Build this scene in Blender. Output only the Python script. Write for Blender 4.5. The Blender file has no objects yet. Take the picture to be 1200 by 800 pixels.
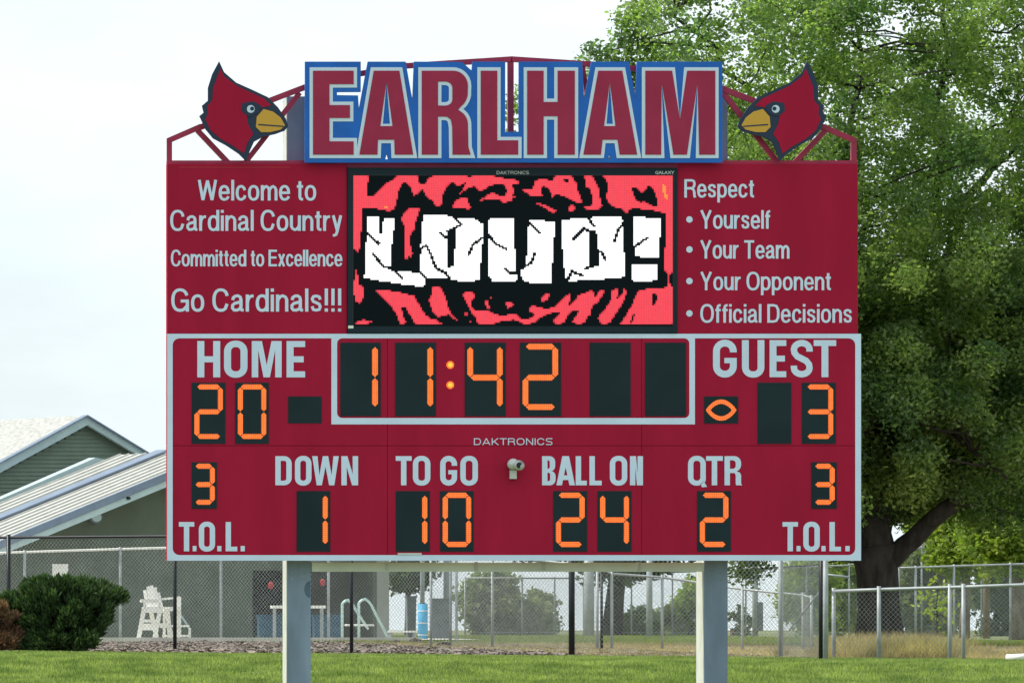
import bpy, math, random
import numpy as np
from mathutils import Vector, Matrix
from mathutils.geometry import tessellate_polygon
random.seed(7); RNG = np.random.default_rng(11)
SC = bpy.context.scene
COL = SC.collection
R = math.radians

# ------------------------------------------------------------ camera
F = 6384.0          # focal length in photo pixels (photo 1200 wide)
CX, CY = -200.0, 738.0   # principal point in photo pixels (the frame is a shifted crop)
ZE = 0.43           # eye height above the plateau behind the board
cam_d = bpy.data.cameras.new("camera")
cam = bpy.data.objects.new("camera", cam_d); COL.objects.link(cam)
cam.location = (0, 0, ZE); cam.rotation_euler = (R(90), 0, 0)
cam_d.sensor_width = 36; cam_d.lens = F / 1200 * 36
cam_d.shift_x = (600 - CX) / 1200; cam_d.shift_y = (CY - 400) / 1200
cam_d.clip_start = 0.5; cam_d.clip_end = 9000
SC.camera = cam

# ------------------------------------------------------------ light
AZ, EL = R(-80), R(52)       # sun azimuth from +Y towards +X, elevation
w = bpy.data.worlds.new("World"); SC.world = w; w.use_nodes = True
nt = w.node_tree; bg = nt.nodes['Background']; bg.inputs[1].default_value = 0.1
sky = nt.nodes.new('ShaderNodeTexSky'); sky.sky_type = 'NISHITA'; sky.sun_disc = False
sky.sun_elevation = EL; sky.sun_rotation = AZ; sky.air_density = 1.0; sky.dust_density = 2.0; sky.ozone_density = 1.5
tc = nt.nodes.new('ShaderNodeTexCoord'); mp = nt.nodes.new('ShaderNodeMapping')
mp.inputs['Scale'].default_value = (2.2, 2.2, 6.0); mp.inputs['Location'].default_value = (1.3, 2.2, 0.35)
nz = nt.nodes.new('ShaderNodeTexNoise'); nz.inputs['Scale'].default_value = 2.6; nz.inputs['Detail'].default_value = 7; nz.inputs['Roughness'].default_value = 0.55
rp = nt.nodes.new('ShaderNodeValToRGB')
rp.color_ramp.elements[0].position = 0.34; rp.color_ramp.elements[0].color = (0.72, 0.72, 0.72, 1)
rp.color_ramp.elements[1].position = 0.56; rp.color_ramp.elements[1].color = (1, 1, 1, 1)
mx = nt.nodes.new('ShaderNodeMix'); mx.data_type = 'RGBA'
mx.inputs['B'].default_value = (10.1, 11.3, 11.7, 1)
L = nt.links.new
L(tc.outputs['Generated'], mp.inputs['Vector']); L(mp.outputs[0], nz.inputs['Vector']); L(nz.outputs['Fac'], rp.inputs[0])
L(rp.outputs[0], mx.inputs['Factor']); L(sky.outputs[0], mx.inputs['A']); L(mx.outputs['Result'], bg.inputs[0])
sun_d = bpy.data.lights.new("sun", 'SUN'); sun_d.energy = 4.7; sun_d.angle = R(0.5); sun_d.color = (1.0, 0.95, 0.86)
sun = bpy.data.objects.new("sun", sun_d); COL.objects.link(sun)
sv = Vector((math.sin(AZ) * math.cos(EL), math.cos(AZ) * math.cos(EL), math.sin(EL)))
sun.rotation_euler = (-sv).to_track_quat('-Z', 'Y').to_euler(); sun.location = (0, 80, 40)
SC.view_settings.view_transform = 'Standard'; SC.view_settings.look = 'None'
SC.view_settings.exposure = 0.0; SC.view_settings.gamma = 1.0
SC.cycles.max_bounces = 6; SC.cycles.transparent_max_bounces = 8

# ------------------------------------------------------------ helpers
def W(px, py, Y):
    return Vector(((px - CX) * Y / F, Y, ZE + (CY - py) * Y / F))
def WX(px, Y): return (px - CX) * Y / F
GT = [(-50, -1.22), (58, -1.22), (62, -1.15), (74, -0.05), (78, 0.0), (85, 0.02), (133, 0.12), (200, 0.2), (400, 0.3), (9000, 0.3)]
def gz(Y, X=8.0):
    z = float(np.interp(Y, [g[0] for g in GT], [g[1] for g in GT]))
    k = max(0.0, 1 - abs(Y - 78) / 40)
    return z - 0.055 * k * max(-1, min(1.2, (X - 9) / 7))
def gzv(Y, X):
    z = np.interp(Y, [g[0] for g in GT], [g[1] for g in GT])
    k = np.clip(1 - np.abs(Y - 78) / 40, 0, None)
    return z - 0.055 * k * np.clip((X - 9) / 7, -1, 1.2)
def GP(px, Y):
    X = WX(px, Y); return Vector((X, Y, gz(Y, X)))

def mat(name, col, rough=0.6, metal=0.0, var=0.0, vscale=4.0, bump=0.0, bscale=30.0, trans=0.0, island=0.0, emit=None, col2=None, spec=0.3, detail=4, stretch=None):
    m = bpy.data.materials.new(name); m.use_nodes = True; n = m.node_tree.nodes; l = m.node_tree.links.new
    b = n['Principled BSDF']; b.inputs['Roughness'].default_value = rough; b.inputs['Metallic'].default_value = metal
    b.inputs['Specular IOR Level'].default_value = spec
    c = (*col, 1); b.inputs['Base Color'].default_value = c
    out = n['Material Output']; csock = None
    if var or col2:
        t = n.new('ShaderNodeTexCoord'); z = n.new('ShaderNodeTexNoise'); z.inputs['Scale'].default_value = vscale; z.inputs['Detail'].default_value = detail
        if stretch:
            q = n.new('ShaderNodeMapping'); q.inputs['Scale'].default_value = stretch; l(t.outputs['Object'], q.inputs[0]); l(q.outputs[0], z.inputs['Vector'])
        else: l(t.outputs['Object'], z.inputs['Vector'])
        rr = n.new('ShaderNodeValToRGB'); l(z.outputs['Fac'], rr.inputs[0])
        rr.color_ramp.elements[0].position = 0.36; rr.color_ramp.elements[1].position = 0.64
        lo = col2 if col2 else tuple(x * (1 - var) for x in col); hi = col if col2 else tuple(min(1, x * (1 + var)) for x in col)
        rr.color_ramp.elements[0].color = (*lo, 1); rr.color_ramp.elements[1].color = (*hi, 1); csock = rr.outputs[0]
    if island:
        g = n.new('ShaderNodeNewGeometry'); hs = n.new('ShaderNodeHueSaturation'); ma = n.new('ShaderNodeMapRange'); mb = n.new('ShaderNodeMapRange')
        l(g.outputs['Random Per Island'], ma.inputs[0]); ma.inputs[3].default_value = 1 - island; ma.inputs[4].default_value = 1 + island
        l(g.outputs['Random Per Island'], mb.inputs[0]); mb.inputs[3].default_value = 0.515; mb.inputs[4].default_value = 0.485
        l(ma.outputs[0], hs.inputs['Value']); l(mb.outputs[0], hs.inputs['Hue'])
        if csock: l(csock, hs.inputs['Color'])
        else: hs.inputs['Color'].default_value = c
        csock = hs.outputs[0]
    if csock: l(csock, b.inputs['Base Color'])
    if bump:
        t2 = n.new('ShaderNodeTexCoord'); z2 = n.new('ShaderNodeTexNoise'); z2.inputs['Scale'].default_value = bscale; z2.inputs['Detail'].default_value = 5
        bp = n.new('ShaderNodeBump'); bp.inputs['Strength'].default_value = bump; bp.inputs['Distance'].default_value = 0.02
        l(t2.outputs['Object'], z2.inputs['Vector']); l(z2.outputs['Fac'], bp.inputs['Height']); l(bp.outputs[0], b.inputs['Normal'])
    if trans:
        tr = n.new('ShaderNodeBsdfTranslucent'); ms = n.new('ShaderNodeMixShader'); ms.inputs[0].default_value = trans
        if csock:
            br = n.new('ShaderNodeMix'); br.data_type = 'RGBA'; br.blend_type = 'MULTIPLY'; br.inputs['Factor'].default_value = 1
            br.inputs['B'].default_value = (1.6, 1.9, 0.75, 1); l(csock, br.inputs['A']); l(br.outputs['Result'], tr.inputs[0])
        else: tr.inputs[0].default_value = tuple(min(1, x * k) for x, k in zip(col, (1.9, 1.9, 0.7))) + (1,)
        l(b.outputs[0], ms.inputs[1]); l(tr.outputs[0], ms.inputs[2]); l(ms.outputs[0], out.inputs[0])
    if emit:
        b.inputs['Emission Color'].default_value = (*emit[:3], 1); b.inputs['Emission Strength'].default_value = emit[3]
    return m

ANCH = {}
def link_mesh(name, verts, faces, m, parent=None, smooth=False):
    a = ANCH.get(parent.name, Vector((0, 0, 0))) if parent else None
    if a is None:
        v = np.array(verts, dtype=np.float64).reshape(-1, 3)
        a = Vector(((v[:, 0].min() + v[:, 0].max()) / 2, (v[:, 1].min() + v[:, 1].max()) / 2, v[:, 2].min()))
    me = bpy.data.meshes.new(name)
    me.from_pydata([(p[0] - a[0], p[1] - a[1], p[2] - a[2]) for p in verts], [], faces)
    if smooth: me.polygons.foreach_set('use_smooth', [True] * len(me.polygons))
    me.materials.append(m); me.update()
    o = bpy.data.objects.new(name, me); COL.objects.link(o)
    if parent: o.parent = parent
    else: o.location = a
    ANCH[o.name] = a
    return o
def tag(o, label=None, cat=None, group=None, kind=None):
    if label: o['label'] = label
    if cat: o['category'] = cat
    if group: o['group'] = group
    if kind: o['kind'] = kind
    return o
def thing(name, label, cat, loc, group=None):
    o = bpy.data.objects.new(name, None); COL.objects.link(o); o.location = loc; o.empty_display_size = 0.2
    ANCH[o.name] = Vector(loc); return tag(o, label, cat, group)

class MB:
    def __init__(s): s.v = []; s.f = []
    def add(s, vs, fs):
        k = len(s.v); s.v += [tuple(p) for p in vs]; s.f += [tuple(i + k for i in f) for f in fs]; return s
    def box(s, x0, x1, y0, y1, z0, z1):
        return s.add([(x0,y0,z0),(x1,y0,z0),(x1,y1,z0),(x0,y1,z0),(x0,y0,z1),(x1,y0,z1),(x1,y1,z1),(x0,y1,z1)],
                     [(0,3,2,1),(4,5,6,7),(0,1,5,4),(1,2,6,5),(2,3,7,6),(3,0,4,7)])
    def bar(s, a, b, wd, dp, up=(0, 1, 0)):
        a, b = Vector(a), Vector(b); d = (b - a).normalized(); u = Vector(up); sd = d.cross(u)
        if sd.length < 1e-4: u = Vector((1, 0, 0)); sd = d.cross(u)
        sd.normalize(); u = sd.cross(d).normalized(); vs = []
        for p in (a, b):
            for i, j in ((-1,-1),(1,-1),(1,1),(-1,1)): vs.append(p + sd * (i * wd / 2) + u * (j * dp / 2))
        return s.add(vs, [(0,1,2,3),(7,6,5,4),(0,4,5,1),(1,5,6,2),(2,6,7,3),(3,7,4,0)])
    def tube(s, pts, rad, n=8, cap=True):
        pts = [Vector(p) for p in pts]; rs = rad if isinstance(rad, (list, tuple)) else [rad] * len(pts)
        k = len(s.v); u = None
        for i, p in enumerate(pts):
            d = (pts[min(i + 1, len(pts) - 1)] - pts[max(i - 1, 0)]).normalized()
            if u is None:
                u = d.orthogonal().normalized()
            else:
                u = (u - d * u.dot(d)).normalized()
            v = d.cross(u)
            for j in range(n):
                t = 2 * math.pi * j / n; q = p + (u * math.cos(t) + v * math.sin(t)) * rs[i]; s.v.append(tuple(q))
        for i in range(len(pts) - 1):
            for j in range(n):
                a = k + i * n + j; b = k + i * n + (j + 1) % n; s.f.append((a, b, b + n, a + n))
        if cap:
            s.f.append(tuple(k + j for j in range(n))[::-1]); s.f.append(tuple(k + (len(pts) - 1) * n + j for j in range(n)))
        return s
    def prism(s, contours, fn, thick_vec):
        """contours: 2-D loops (first outer, rest holes); fn maps (a,b) to a 3-D point; extruded by thick_vec"""
        T = Vector(thick_vec); flat = []; loops = []
        for c in contours:
            loops.append([Vector((p[0], p[1], 0)) for p in c]); flat += list(c)
        tris = tessellate_polygon(loops); k = len(s.v); n = len(flat)
        fr = [Vector(fn(*p)) for p in flat]
        s.v += [tuple(p) for p in fr] + [tuple(p + T) for p in fr]
        for t in tris:
            s.f.append((k + t[0], k + t[1], k + t[2])); s.f.append((k + n + t[2], k + n + t[1], k + n + t[0]))
        b = k
        for c in contours:
            m_ = len(c)
            for i in range(m_):
                a0 = b + i; a1 = b + (i + 1) % m_; s.f.append((a0, a1, a1 + n, a0 + n))
            b += m_
        return s
    def build(s, name, m, parent=None, smooth=False): return link_mesh(name, s.v, s.f, m, parent, smooth)

def np_mesh(name, V, Fc, m, parent=None, loc=None):
    """V (n,3) world, Fc (k,3|4)"""
    a = ANCH[parent.name] if parent else Vector(loc or (0, 0, 0))
    V = V - np.array(a); me = bpy.data.meshes.new(name); k, q = Fc.shape
    me.vertices.add(len(V)); me.vertices.foreach_set('co', V.astype(np.float32).ravel())
    me.loops.add(k * q); me.loops.foreach_set('vertex_index', Fc.astype(np.int32).ravel())
    me.polygons.add(k); me.polygons.foreach_set('loop_start', np.arange(0, k * q, q, dtype=np.int32)); me.polygons.foreach_set('loop_total', np.full(k, q, dtype=np.int32))
    me.materials.append(m); me.update(calc_edges=True)
    o = bpy.data.objects.new(name, me); COL.objects.link(o)
    if parent: o.parent = parent
    else: o.location = a
    ANCH[o.name] = a
    return o

# ------------------------------------------------------------ materials
M = {}
M['red'] = mat('red_paint', (0.37, 0.012, 0.045), 0.7, var=0.06, vscale=2.2, stretch=(1.6, 1, 0.35), detail=8, bump=0.12, bscale=1.6, spec=0.08)
M['red_truss'] = mat('red_truss_paint', (0.34, 0.022, 0.07), 0.45, var=0.12, vscale=6)
M['white'] = mat('white_vinyl', (0.62, 0.73, 0.93), 0.6, spec=0.15, var=0.03, vscale=3)
M['sign_red'] = mat('sign_red', (0.35, 0.032, 0.082), 0.7, var=0.05, vscale=3, spec=0.1)
M['sign_blue'] = mat('sign_blue', (0.008, 0.12, 0.52), 0.5, var=0.08, vscale=3)
M['sign_grey'] = mat('sign_grey', (0.60, 0.71, 0.86), 0.6, spec=0.15)
M['navy'] = mat('navy_paint', (0.015, 0.03, 0.07), 0.5)
M['gold'] = mat('gold_paint', (0.60, 0.33, 0.045), 0.5)
M['window'] = mat('smoked_window', (0.012, 0.026, 0.034), 0.6, spec=0.15, var=0.1, vscale=2)
M['bezel'] = mat('black_bezel', (0.012, 0.024, 0.036), 0.6, spec=0.15, var=0.1, vscale=2)
M['amber'] = mat('amber_led', (0.2, 0.05, 0.01), 0.6, emit=(1.0, 0.17, 0.018, 1.0))
M['yellow_led'] = mat('yellow_led', (0.2, 0.1, 0.02), 0.6, emit=(1.0, 0.55, 0.06, 1.1))
M['post'] = mat('galvanised_post', (0.20, 0.26, 0.36), 0.55, 0.0, var=0.22, vscale=2.5, stretch=(1, 1, 0.3), bump=0.1, bscale=12)
M['beam'] = mat('beam_paint', (0.72, 0.78, 0.76), 0.5, var=0.1, vscale=2)
M['alu'] = mat('pale_metal', (0.55, 0.56, 0.56), 0.45, 0.2, var=0.12, vscale=3)
M['galv'] = mat('galvanised_tube', (0.32, 0.35, 0.36), 0.5, 0.2, var=0.15, vscale=5)
M['wire'] = mat('galvanised_wire', (0.27, 0.29, 0.29), 0.5, 0.2, var=0.2, vscale=3)
M['blacksteel'] = mat('black_steel', (0.012, 0.015, 0.02), 0.4, var=0.2, vscale=5)
M['whitep'] = mat('white_paint', (0.78, 0.77, 0.72), 0.5, var=0.07, vscale=6)
M['shingle'] = mat('roof_shingle', (0.40, 0.40, 0.38), 0.9, var=0.2, vscale=9, bump=0.3, bscale=25)
M['metalroof'] = mat('metal_roof', (0.52, 0.52, 0.49), 0.45, 0.1, var=0.07, vscale=3)
M['fascia'] = mat('fascia_board', (0.42, 0.54, 0.56), 0.55, var=0.05, vscale=3)
M['flash'] = mat('blue_grey_flashing', (0.17, 0.22, 0.30), 0.5, var=0.08, vscale=3)
M['siding'] = mat('siding', (0.16, 0.21, 0.165), 0.7, var=0.06, vscale=3)
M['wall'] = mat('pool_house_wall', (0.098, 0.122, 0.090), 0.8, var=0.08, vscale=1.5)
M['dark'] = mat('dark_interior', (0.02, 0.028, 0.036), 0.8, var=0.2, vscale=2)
M['bluep'] = mat('blue_plastic', (0.012, 0.07, 0.12), 0.5, var=0.15, vscale=5)
M['cyan'] = mat('light_blue_foam', (0.06, 0.36, 0.62), 0.6, var=0.1, vscale=6)
M['redp'] = mat('red_plastic', (0.45, 0.03, 0.04), 0.5)
M['concrete'] = mat('pale_concrete', (0.62, 0.60, 0.54), 0.9, var=0.12, vscale=1.2, bump=0.3)
M['tank'] = mat('grey_bin', (0.12, 0.14, 0.15), 0.6, var=0.15, vscale=4)
M['wood'] = mat('weathered_wood', (0.20, 0.15, 0.10), 0.9, var=0.25, vscale=5, bump=0.6)
M['bark'] = mat('bark', (0.040, 0.036, 0.034), 0.95, var=0.4, vscale=6, bump=1.0, bscale=14, stretch=(1, 1, 0.35))
M['barkpale'] = mat('pale_bark', (0.19, 0.16, 0.13), 0.95, var=0.3, vscale=6, bump=0.8, bscale=14, stretch=(1, 1, 0.35))
M['brick'] = mat('distant_brick', (0.10, 0.045, 0.04), 0.9, var=0.15, vscale=4)

def led_mat(name, col, st, dark, per, ax='Z'):
    """lamp matrix: emission broken into rows (and columns) of lamps, with uneven brightness"""
    m = bpy.data.materials.new(name); m.use_nodes = True; n = m.node_tree.nodes; l = m.node_tree.links.new; b = n['Principled BSDF']
    b.inputs['Base Color'].default_value = (0.01, 0.012, 0.015, 1); b.inputs['Roughness'].default_value = 0.6
    t = n.new('ShaderNodeTexCoord'); sp = n.new('ShaderNodeSeparateXYZ'); l(t.outputs['Object'], sp.inputs[0]); acc = None
    for a in ax:
        mm = n.new('ShaderNodeMath'); mm.operation = 'MULTIPLY'; mm.inputs[1].default_value = 2 * math.pi / per; l(sp.outputs[a], mm.inputs[0])
        sn = n.new('ShaderNodeMath'); sn.operation = 'SINE'; l(mm.outputs[0], sn.inputs[0])
        mr = n.new('ShaderNodeMapRange'); mr.inputs[1].default_value = -1; mr.inputs[2].default_value = 1; mr.inputs[3].default_value = 1 - dark; mr.inputs[4].default_value = 1 + dark * .3; l(sn.outputs[0], mr.inputs[0])
        if acc is None: acc = mr.outputs[0]
        else:
            q = n.new('ShaderNodeMath'); q.operation = 'MULTIPLY'; l(acc, q.inputs[0]); l(mr.outputs[0], q.inputs[1]); acc = q.outputs[0]
    nz_ = n.new('ShaderNodeTexNoise'); nz_.inputs['Scale'].default_value = 22; l(t.outputs['Object'], nz_.inputs['Vector'])
    m2 = n.new('ShaderNodeMapRange'); m2.inputs[3].default_value = st * (1 - dark * .7); m2.inputs[4].default_value = st * (1 + dark * .7); l(nz_.outputs['Fac'], m2.inputs[0])
    q = n.new('ShaderNodeMath'); q.operation = 'MULTIPLY'; l(acc, q.inputs[0]); l(m2.outputs[0], q.inputs[1])
    b.inputs['Emission Color'].default_value = (*col, 1); l(q.outputs[0], b.inputs['Emission Strength']); return m
M['amber'] = led_mat('amber_led', (1.0, 0.175, 0.018), 1.4, 0.32, 2.4 * 60 / 6384, 'XZ')
# ------------------------------------------------------------ ground
def strip(name, x0, x1, ys, off, m, nx=40, kind='structure', parent=None, wav=0.0):
    xs = np.linspace(x0, x1, nx + 1) if x1 - x0 < 1000 else np.concatenate([[x0, -900, -300, -100, -50], np.arange(-30, 61, 1.5), [80, 150, 400, 1000, x1]]); nx = len(xs) - 1; YY = np.array(ys, float); V = []; Fc = []
    for j, y in enumerate(YY):
        for i, x in enumerate(xs):
            yy = y + (wav * (math.sin(x * 1.7 + j) + 0.6 * math.sin(x * 4.1 + 2)) if j in (0, len(YY) - 1) else 0)
            V.append((x, yy, gz(yy, x) + off))
    n = nx + 1
    for j in range(len(YY) - 1):
        for i in range(nx): Fc.append((j * n + i, j * n + i + 1, (j + 1) * n + i + 1, (j + 1) * n + i))
    o = link_mesh(name, V, Fc, m, None, True); return tag(o, kind=kind)
m_ground = mat('turf_ground', (0.145, 0.20, 0.06), 0.95, col2=(0.095, 0.145, 0.04), vscale=0.9, bump=0.6, bscale=20, detail=8)
m_far = mat('rough_far_grass', (0.20, 0.20, 0.09), 0.95, col2=(0.11, 0.15, 0.055), vscale=0.35, bump=0.5, bscale=8, detail=8)
m_mulch = mat('mulch', (0.19, 0.155, 0.125), 0.95, col2=(0.13, 0.095, 0.08), vscale=5, bump=1.0, bscale=25, detail=8)
m_straw = mat('dry_ground', (0.50, 0.37, 0.24), 0.95, col2=(0.30, 0.25, 0.14), vscale=1.6, bump=0.8, bscale=20, detail=8)
near_ys = [-60, 0, 40, 56, 58, 60, 62, 64, 66, 68, 70, 72, 74, 76, 78, 82, 85, 92, 100, 116, 133]
far_ys = [133, 150, 175, 200, 260, 400, 900, 3000, 8000]
g1 = strip('ground', -2500, 2500, near_ys + far_ys[1:], -0.012, m_far, 60)
# finer terrain where the lean of the bank matters
strip('lawn', -60, 90, [-50, 0, 40, 50, 54, 56, 58, 60, 62, 64, 66, 68, 70, 72, 74, 76, 78, 79.2], 0.03, m_ground, 300, wav=0.25)
strip('planting_bed', -6, WX(700, 100), [79.6, 84, 90, 100, 110, 120, 128.6], 0.035, m_mulch, 60, wav=0.35)
strip('dry_patch', WX(690, 80), 40, [79.6, 84, 90, 98, 108, 118], 0.034, m_straw, 60, wav=0.5)
strip('pool_deck', -30, WX(560, 130), [129.0, 133, 150, 175, 200], 0.10, M['concrete'], 30)
k = strip('deck_kerb', -30, WX(548, 129), [128.7, 128.85, 128.999], 0.13, M['concrete'], 30)
m_ = MB()
for i in range(26):
    a, b = -30 + i * 2.0, -30 + (i + 1) * 2.0 - 0.012
    if b > WX(548, 129): break
    m_.box(a, b, 128.6, 128.98, gz(128) - 0.1, gz(128) + 0.15)
bpy.data.objects.remove(k)
tag(m_.build('deck_kerb', M['concrete']), kind='structure')
strip('far_pool_edge', WX(560, 190), WX(1012, 190), [190, 190.6, 192], 0.16, mat('pool_coping', (0.45, 0.62, 0.62), 0.7), 10)

# grass blades on the bank and the plateau edge
def blades(name, n, x0, x1, y0, y1, h, wd, m, label, cat, dens=None):
    X = RNG.uniform(x0, x1, n); Y = RNG.uniform(y0, y1, n)
    if dens is not None:
        keep = RNG.random(n) < dens(X, Y); X = X[keep]; Y = Y[keep]; n = len(X)
    cl = 0.5 + 0.5 * np.sin(X * 2.3 + np.sin(Y * 1.9) * 2) * np.sin(Y * 2.9 + X)
    H = h * (0.55 + 0.6 * RNG.random(n) + 0.35 * cl); A = RNG.uniform(0, math.pi, n); T = RNG.uniform(0, 2 * math.pi, n); ln = H * RNG.uniform(0.1, 0.7, n)
    Z = gzv(Y, X) + 0.022
    dx = np.cos(A) * wd / 2; dy = np.sin(A) * wd / 2
    V = np.empty((n, 3, 3)); V[:, 0] = np.stack([X - dx, Y - dy, Z], 1); V[:, 1] = np.stack([X + dx, Y + dy, Z], 1)
    V[:, 2] = np.stack([X + np.cos(T) * ln, Y + np.sin(T) * ln, Z + H], 1)
    Fc = np.arange(n * 3).reshape(n, 3)
    o = np_mesh(name, V.reshape(-1, 3), Fc, m, None, (0, 0, 0)); return tag(o, label, cat, kind='stuff')
m_blade = mat('grass_blade', (0.28, 0.325, 0.125), 0.6, island=0.5, trans=0.45, col2=(0.13, 0.18, 0.06), vscale=1.6, detail=9)
m_dry = mat('dry_blade', (0.52, 0.41, 0.28), 0.8, island=0.35, trans=0.3, col2=(0.24, 0.19, 0.12), vscale=1.5)
m_rough = mat('rough_blade', (0.24, 0.25, 0.08), 0.8, island=0.3, trans=0.35, col2=(0.12, 0.17, 0.05), vscale=0.7)
blades('lawn_grass', 500000, -1.5, 20, 66.5, 79.2, 0.055, 0.016, m_blade, 'short bright green mown grass on the bank in front', 'grass')
def dw(X, Y):
    px = X * F / Y + CX
    pat = 0.5 + 0.5 * np.sin(px / 17.0 + np.sin(px / 41.0) * 3)
    core = np.exp(-((px - 1050) / 48.0) ** 2)
    return np.clip(core * (.35 + .65 * pat) + np.clip((px - 975) / 60, 0, 1) * .16 * pat, 0, 1)
nc = 420; cpx = np.where(RNG.random(nc) < .62, RNG.normal(1052, 42, nc), RNG.uniform(965, 1290, nc)); cY = 79.8 + RNG.random(nc) ** 1.6 * 11
cX = (cpx - CX) * cY / F; cH = np.where(np.abs(cpx - 1050) < 75, RNG.uniform(.06, .42, nc), RNG.uniform(.05, .24, nc)); nb = 110; n = nc * nb
ci = np.repeat(np.arange(nc), nb); A = RNG.uniform(0, 2 * math.pi, n); rr_ = RNG.random(n) * (.05 + cH[ci] * .45); H = cH[ci] * RNG.uniform(.35, 1.15, n); X = cX[ci] + np.cos(A) * rr_; Y = cY[ci] + np.sin(A) * rr_; Z = gzv(Y, X) + .02
ln = H * RNG.uniform(.1, 1.0, n); T = A + RNG.normal(0, .5, n); V = np.empty((n, 3, 3)); V[:, 0] = np.stack([X - .006, Y, Z], 1); V[:, 1] = np.stack([X + .006, Y, Z], 1); V[:, 2] = np.stack([X + np.cos(T) * ln, Y + np.sin(T) * ln, Z + H], 1)
tag(np_mesh('dry_weeds', V.reshape(-1, 3), np.arange(n * 3).reshape(n, 3), m_dry, None, (0, 0, 0)), 'tall straw coloured dry weeds round the foot of the big tree', 'weeds', kind='stuff')
blades('dry_stubble', 70000, WX(700, 80), 19, 79.5, 116, 0.07, 0.02, m_dry, 'short dry stubble on the bare patch right of centre', 'stubble')
blades('rough_grass', 110000, WX(560, 95), 28, 112, 185, 0.07, 0.04, m_rough, 'patchy rough grass between the fences and the far pool edge', 'grass')
# bark chips
n = 14000; X = RNG.uniform(0, WX(700, 100), n); Y = RNG.uniform(79.6, 124, n); Z = gzv(Y, X) + 0.045
S = RNG.uniform(0.02, 0.07, n); A = RNG.uniform(0, 6.28, n); V = np.empty((n, 4, 3))
for k, (u, v) in enumerate(((-1, -0.5), (1, -0.5), (1, 0.5), (-1, 0.5))):
    V[:, k] = np.stack([X + (np.cos(A) * u - np.sin(A) * v) * S, Y + (np.sin(A) * u + np.cos(A) * v) * S, Z + RNG.uniform(-0.01, 0.05, n)], 1)
tag(np_mesh('bark_chips', V.reshape(-1, 3), np.arange(n * 4).reshape(n, 4), mat('bark_chip', (0.19, 0.155, 0.13), 0.95, island=0.7), None, (0, 0, 0)), 'loose brown bark chips scattered over the planting bed', 'bark chips', kind='stuff')
# clods of earth along the kerb and edging stones by the shrub
def rock(name, c, r, m, label=None, cat=None, group=None, sq=0.6):
    vs = []; fs = []; n1, n2 = 4, 7
    for i in range(n1 + 1):
        t = math.pi * i / n1
        for j in range(n2):
            p = 2 * math.pi * j / n2; q = r * random.uniform(0.8, 1.15)
            vs.append((c[0] + q * math.sin(t) * math.cos(p), c[1] + q * math.sin(t) * math.sin(p), c[2] + r * 0.3 + q * sq * math.cos(t)))
    for i in range(n1):
        for j in range(n2): fs.append((i * n2 + j, i * n2 + (j + 1) % n2, (i + 1) * n2 + (j + 1) % n2, (i + 1) * n2 + j))
    return tag(link_mesh(name, vs, fs, m), label, cat, group)
m_stone = mat('edging_stone', (0.30, 0.29, 0.28), 0.9, var=0.2, vscale=9, bump=0.5)
for i, px in enumerate((4, 11, 18, 33, 47, 60, 66, 72, 84, 96)):
    rock('edging_stone', GP(px, 79.7 + 0.2 * math.sin(i)), random.uniform(0.05, 0.085), m_stone, 'small grey stone in the row edging the bed below the shrub', 'stone', 'grey stones edging the bed below the shrub')
m_clod = mat('earth_clod', (0.07, 0.055, 0.045), 0.95, var=0.3, vscale=10)
for i, (px, Y, r) in enumerate(((240, 122, .14), (277, 121, .12), (444, 118, .13), (452, 112, .12), (462, 117, .16), (486, 119, .19), (493, 116, .14), (524, 108, .15), (520, 104, .17), (478, 108, .1), (438, 104, .1))):
    rock('earth_clod', GP(px, Y), r, m_clod, 'dark clod of earth lying on the mulch bed', 'clod', 'clods of earth on the mulch bed')
# ------------------------------------------------------------ scoreboard
YB = 60.0; S0 = YB / F
def bx(px): return (px - CX) * S0
def bz(py): return ZE + (CY - py) * S0
SB = thing('scoreboard', 'large red football scoreboard on two grey steel posts with a message display', 'scoreboard', (bx(600), 60.2, gz(60)))
def plate(name, contours, yf, th, m, parent):
    return MB().prism(contours, lambda a, b: (bx(a), yf, bz(b)), (0, th, 0)).build(name, m, parent)
def rect(x0, y0, x1, y1): return [(x0, y0), (x1, y0), (x1, y1), (x0, y1)]
def rrect(x0, y0, x1, y1, r, rs=(1, 1, 1, 1), n=5):
    out = []
    for k, (cx, cy, a0) in enumerate(((x0, y0, 180), (x1, y0, 270), (x1, y1, 0), (x0, y1, 90))):
        if rs[k]:
            q = r * rs[k]; ox = cx + (q if k in (0, 3) else -q); oy = cy + (q if k in (0, 1) else -q)
            for i in range(n + 1):
                t = R(a0 + 90 * i / n); out.append((ox + q * math.cos(t), oy + q * math.sin(t)))
        else: out.append((cx, cy))
    return out
# posts (steel H-sections seen as deep box), beam
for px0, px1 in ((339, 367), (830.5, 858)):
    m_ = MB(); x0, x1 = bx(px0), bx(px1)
    m_.box(x0, x1, 60.30, 60.332, gz(60) - 0.4, bz(110))            # front flange
    m_.box(x0, x1, 60.85, 60.882, gz(60) - 0.4, bz(110))            # rear flange
    m_.box(x0 + 0.002, x0 + 0.03, 60.332, 60.85, gz(60) - 0.4, bz(110) - 0.003)
    m_.box(x1 - 0.03, x1 - 0.002, 60.332, 60.85, gz(60) - 0.4, bz(110) - 0.003)
    pst = m_.build('post', M['post'], SB)
    MB().box(x0 - 0.003, x0 + 0.0005, 60.34, 60.84, gz(60) - 0.4, bz(112)).build('sunlit_face', mat('sunlit_face_pale', (0.60, 0.60, 0.54), 0.5, 0.1, var=.1, vscale=4), pst)  # sunlight painted in as a pale skin over the left face
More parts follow.
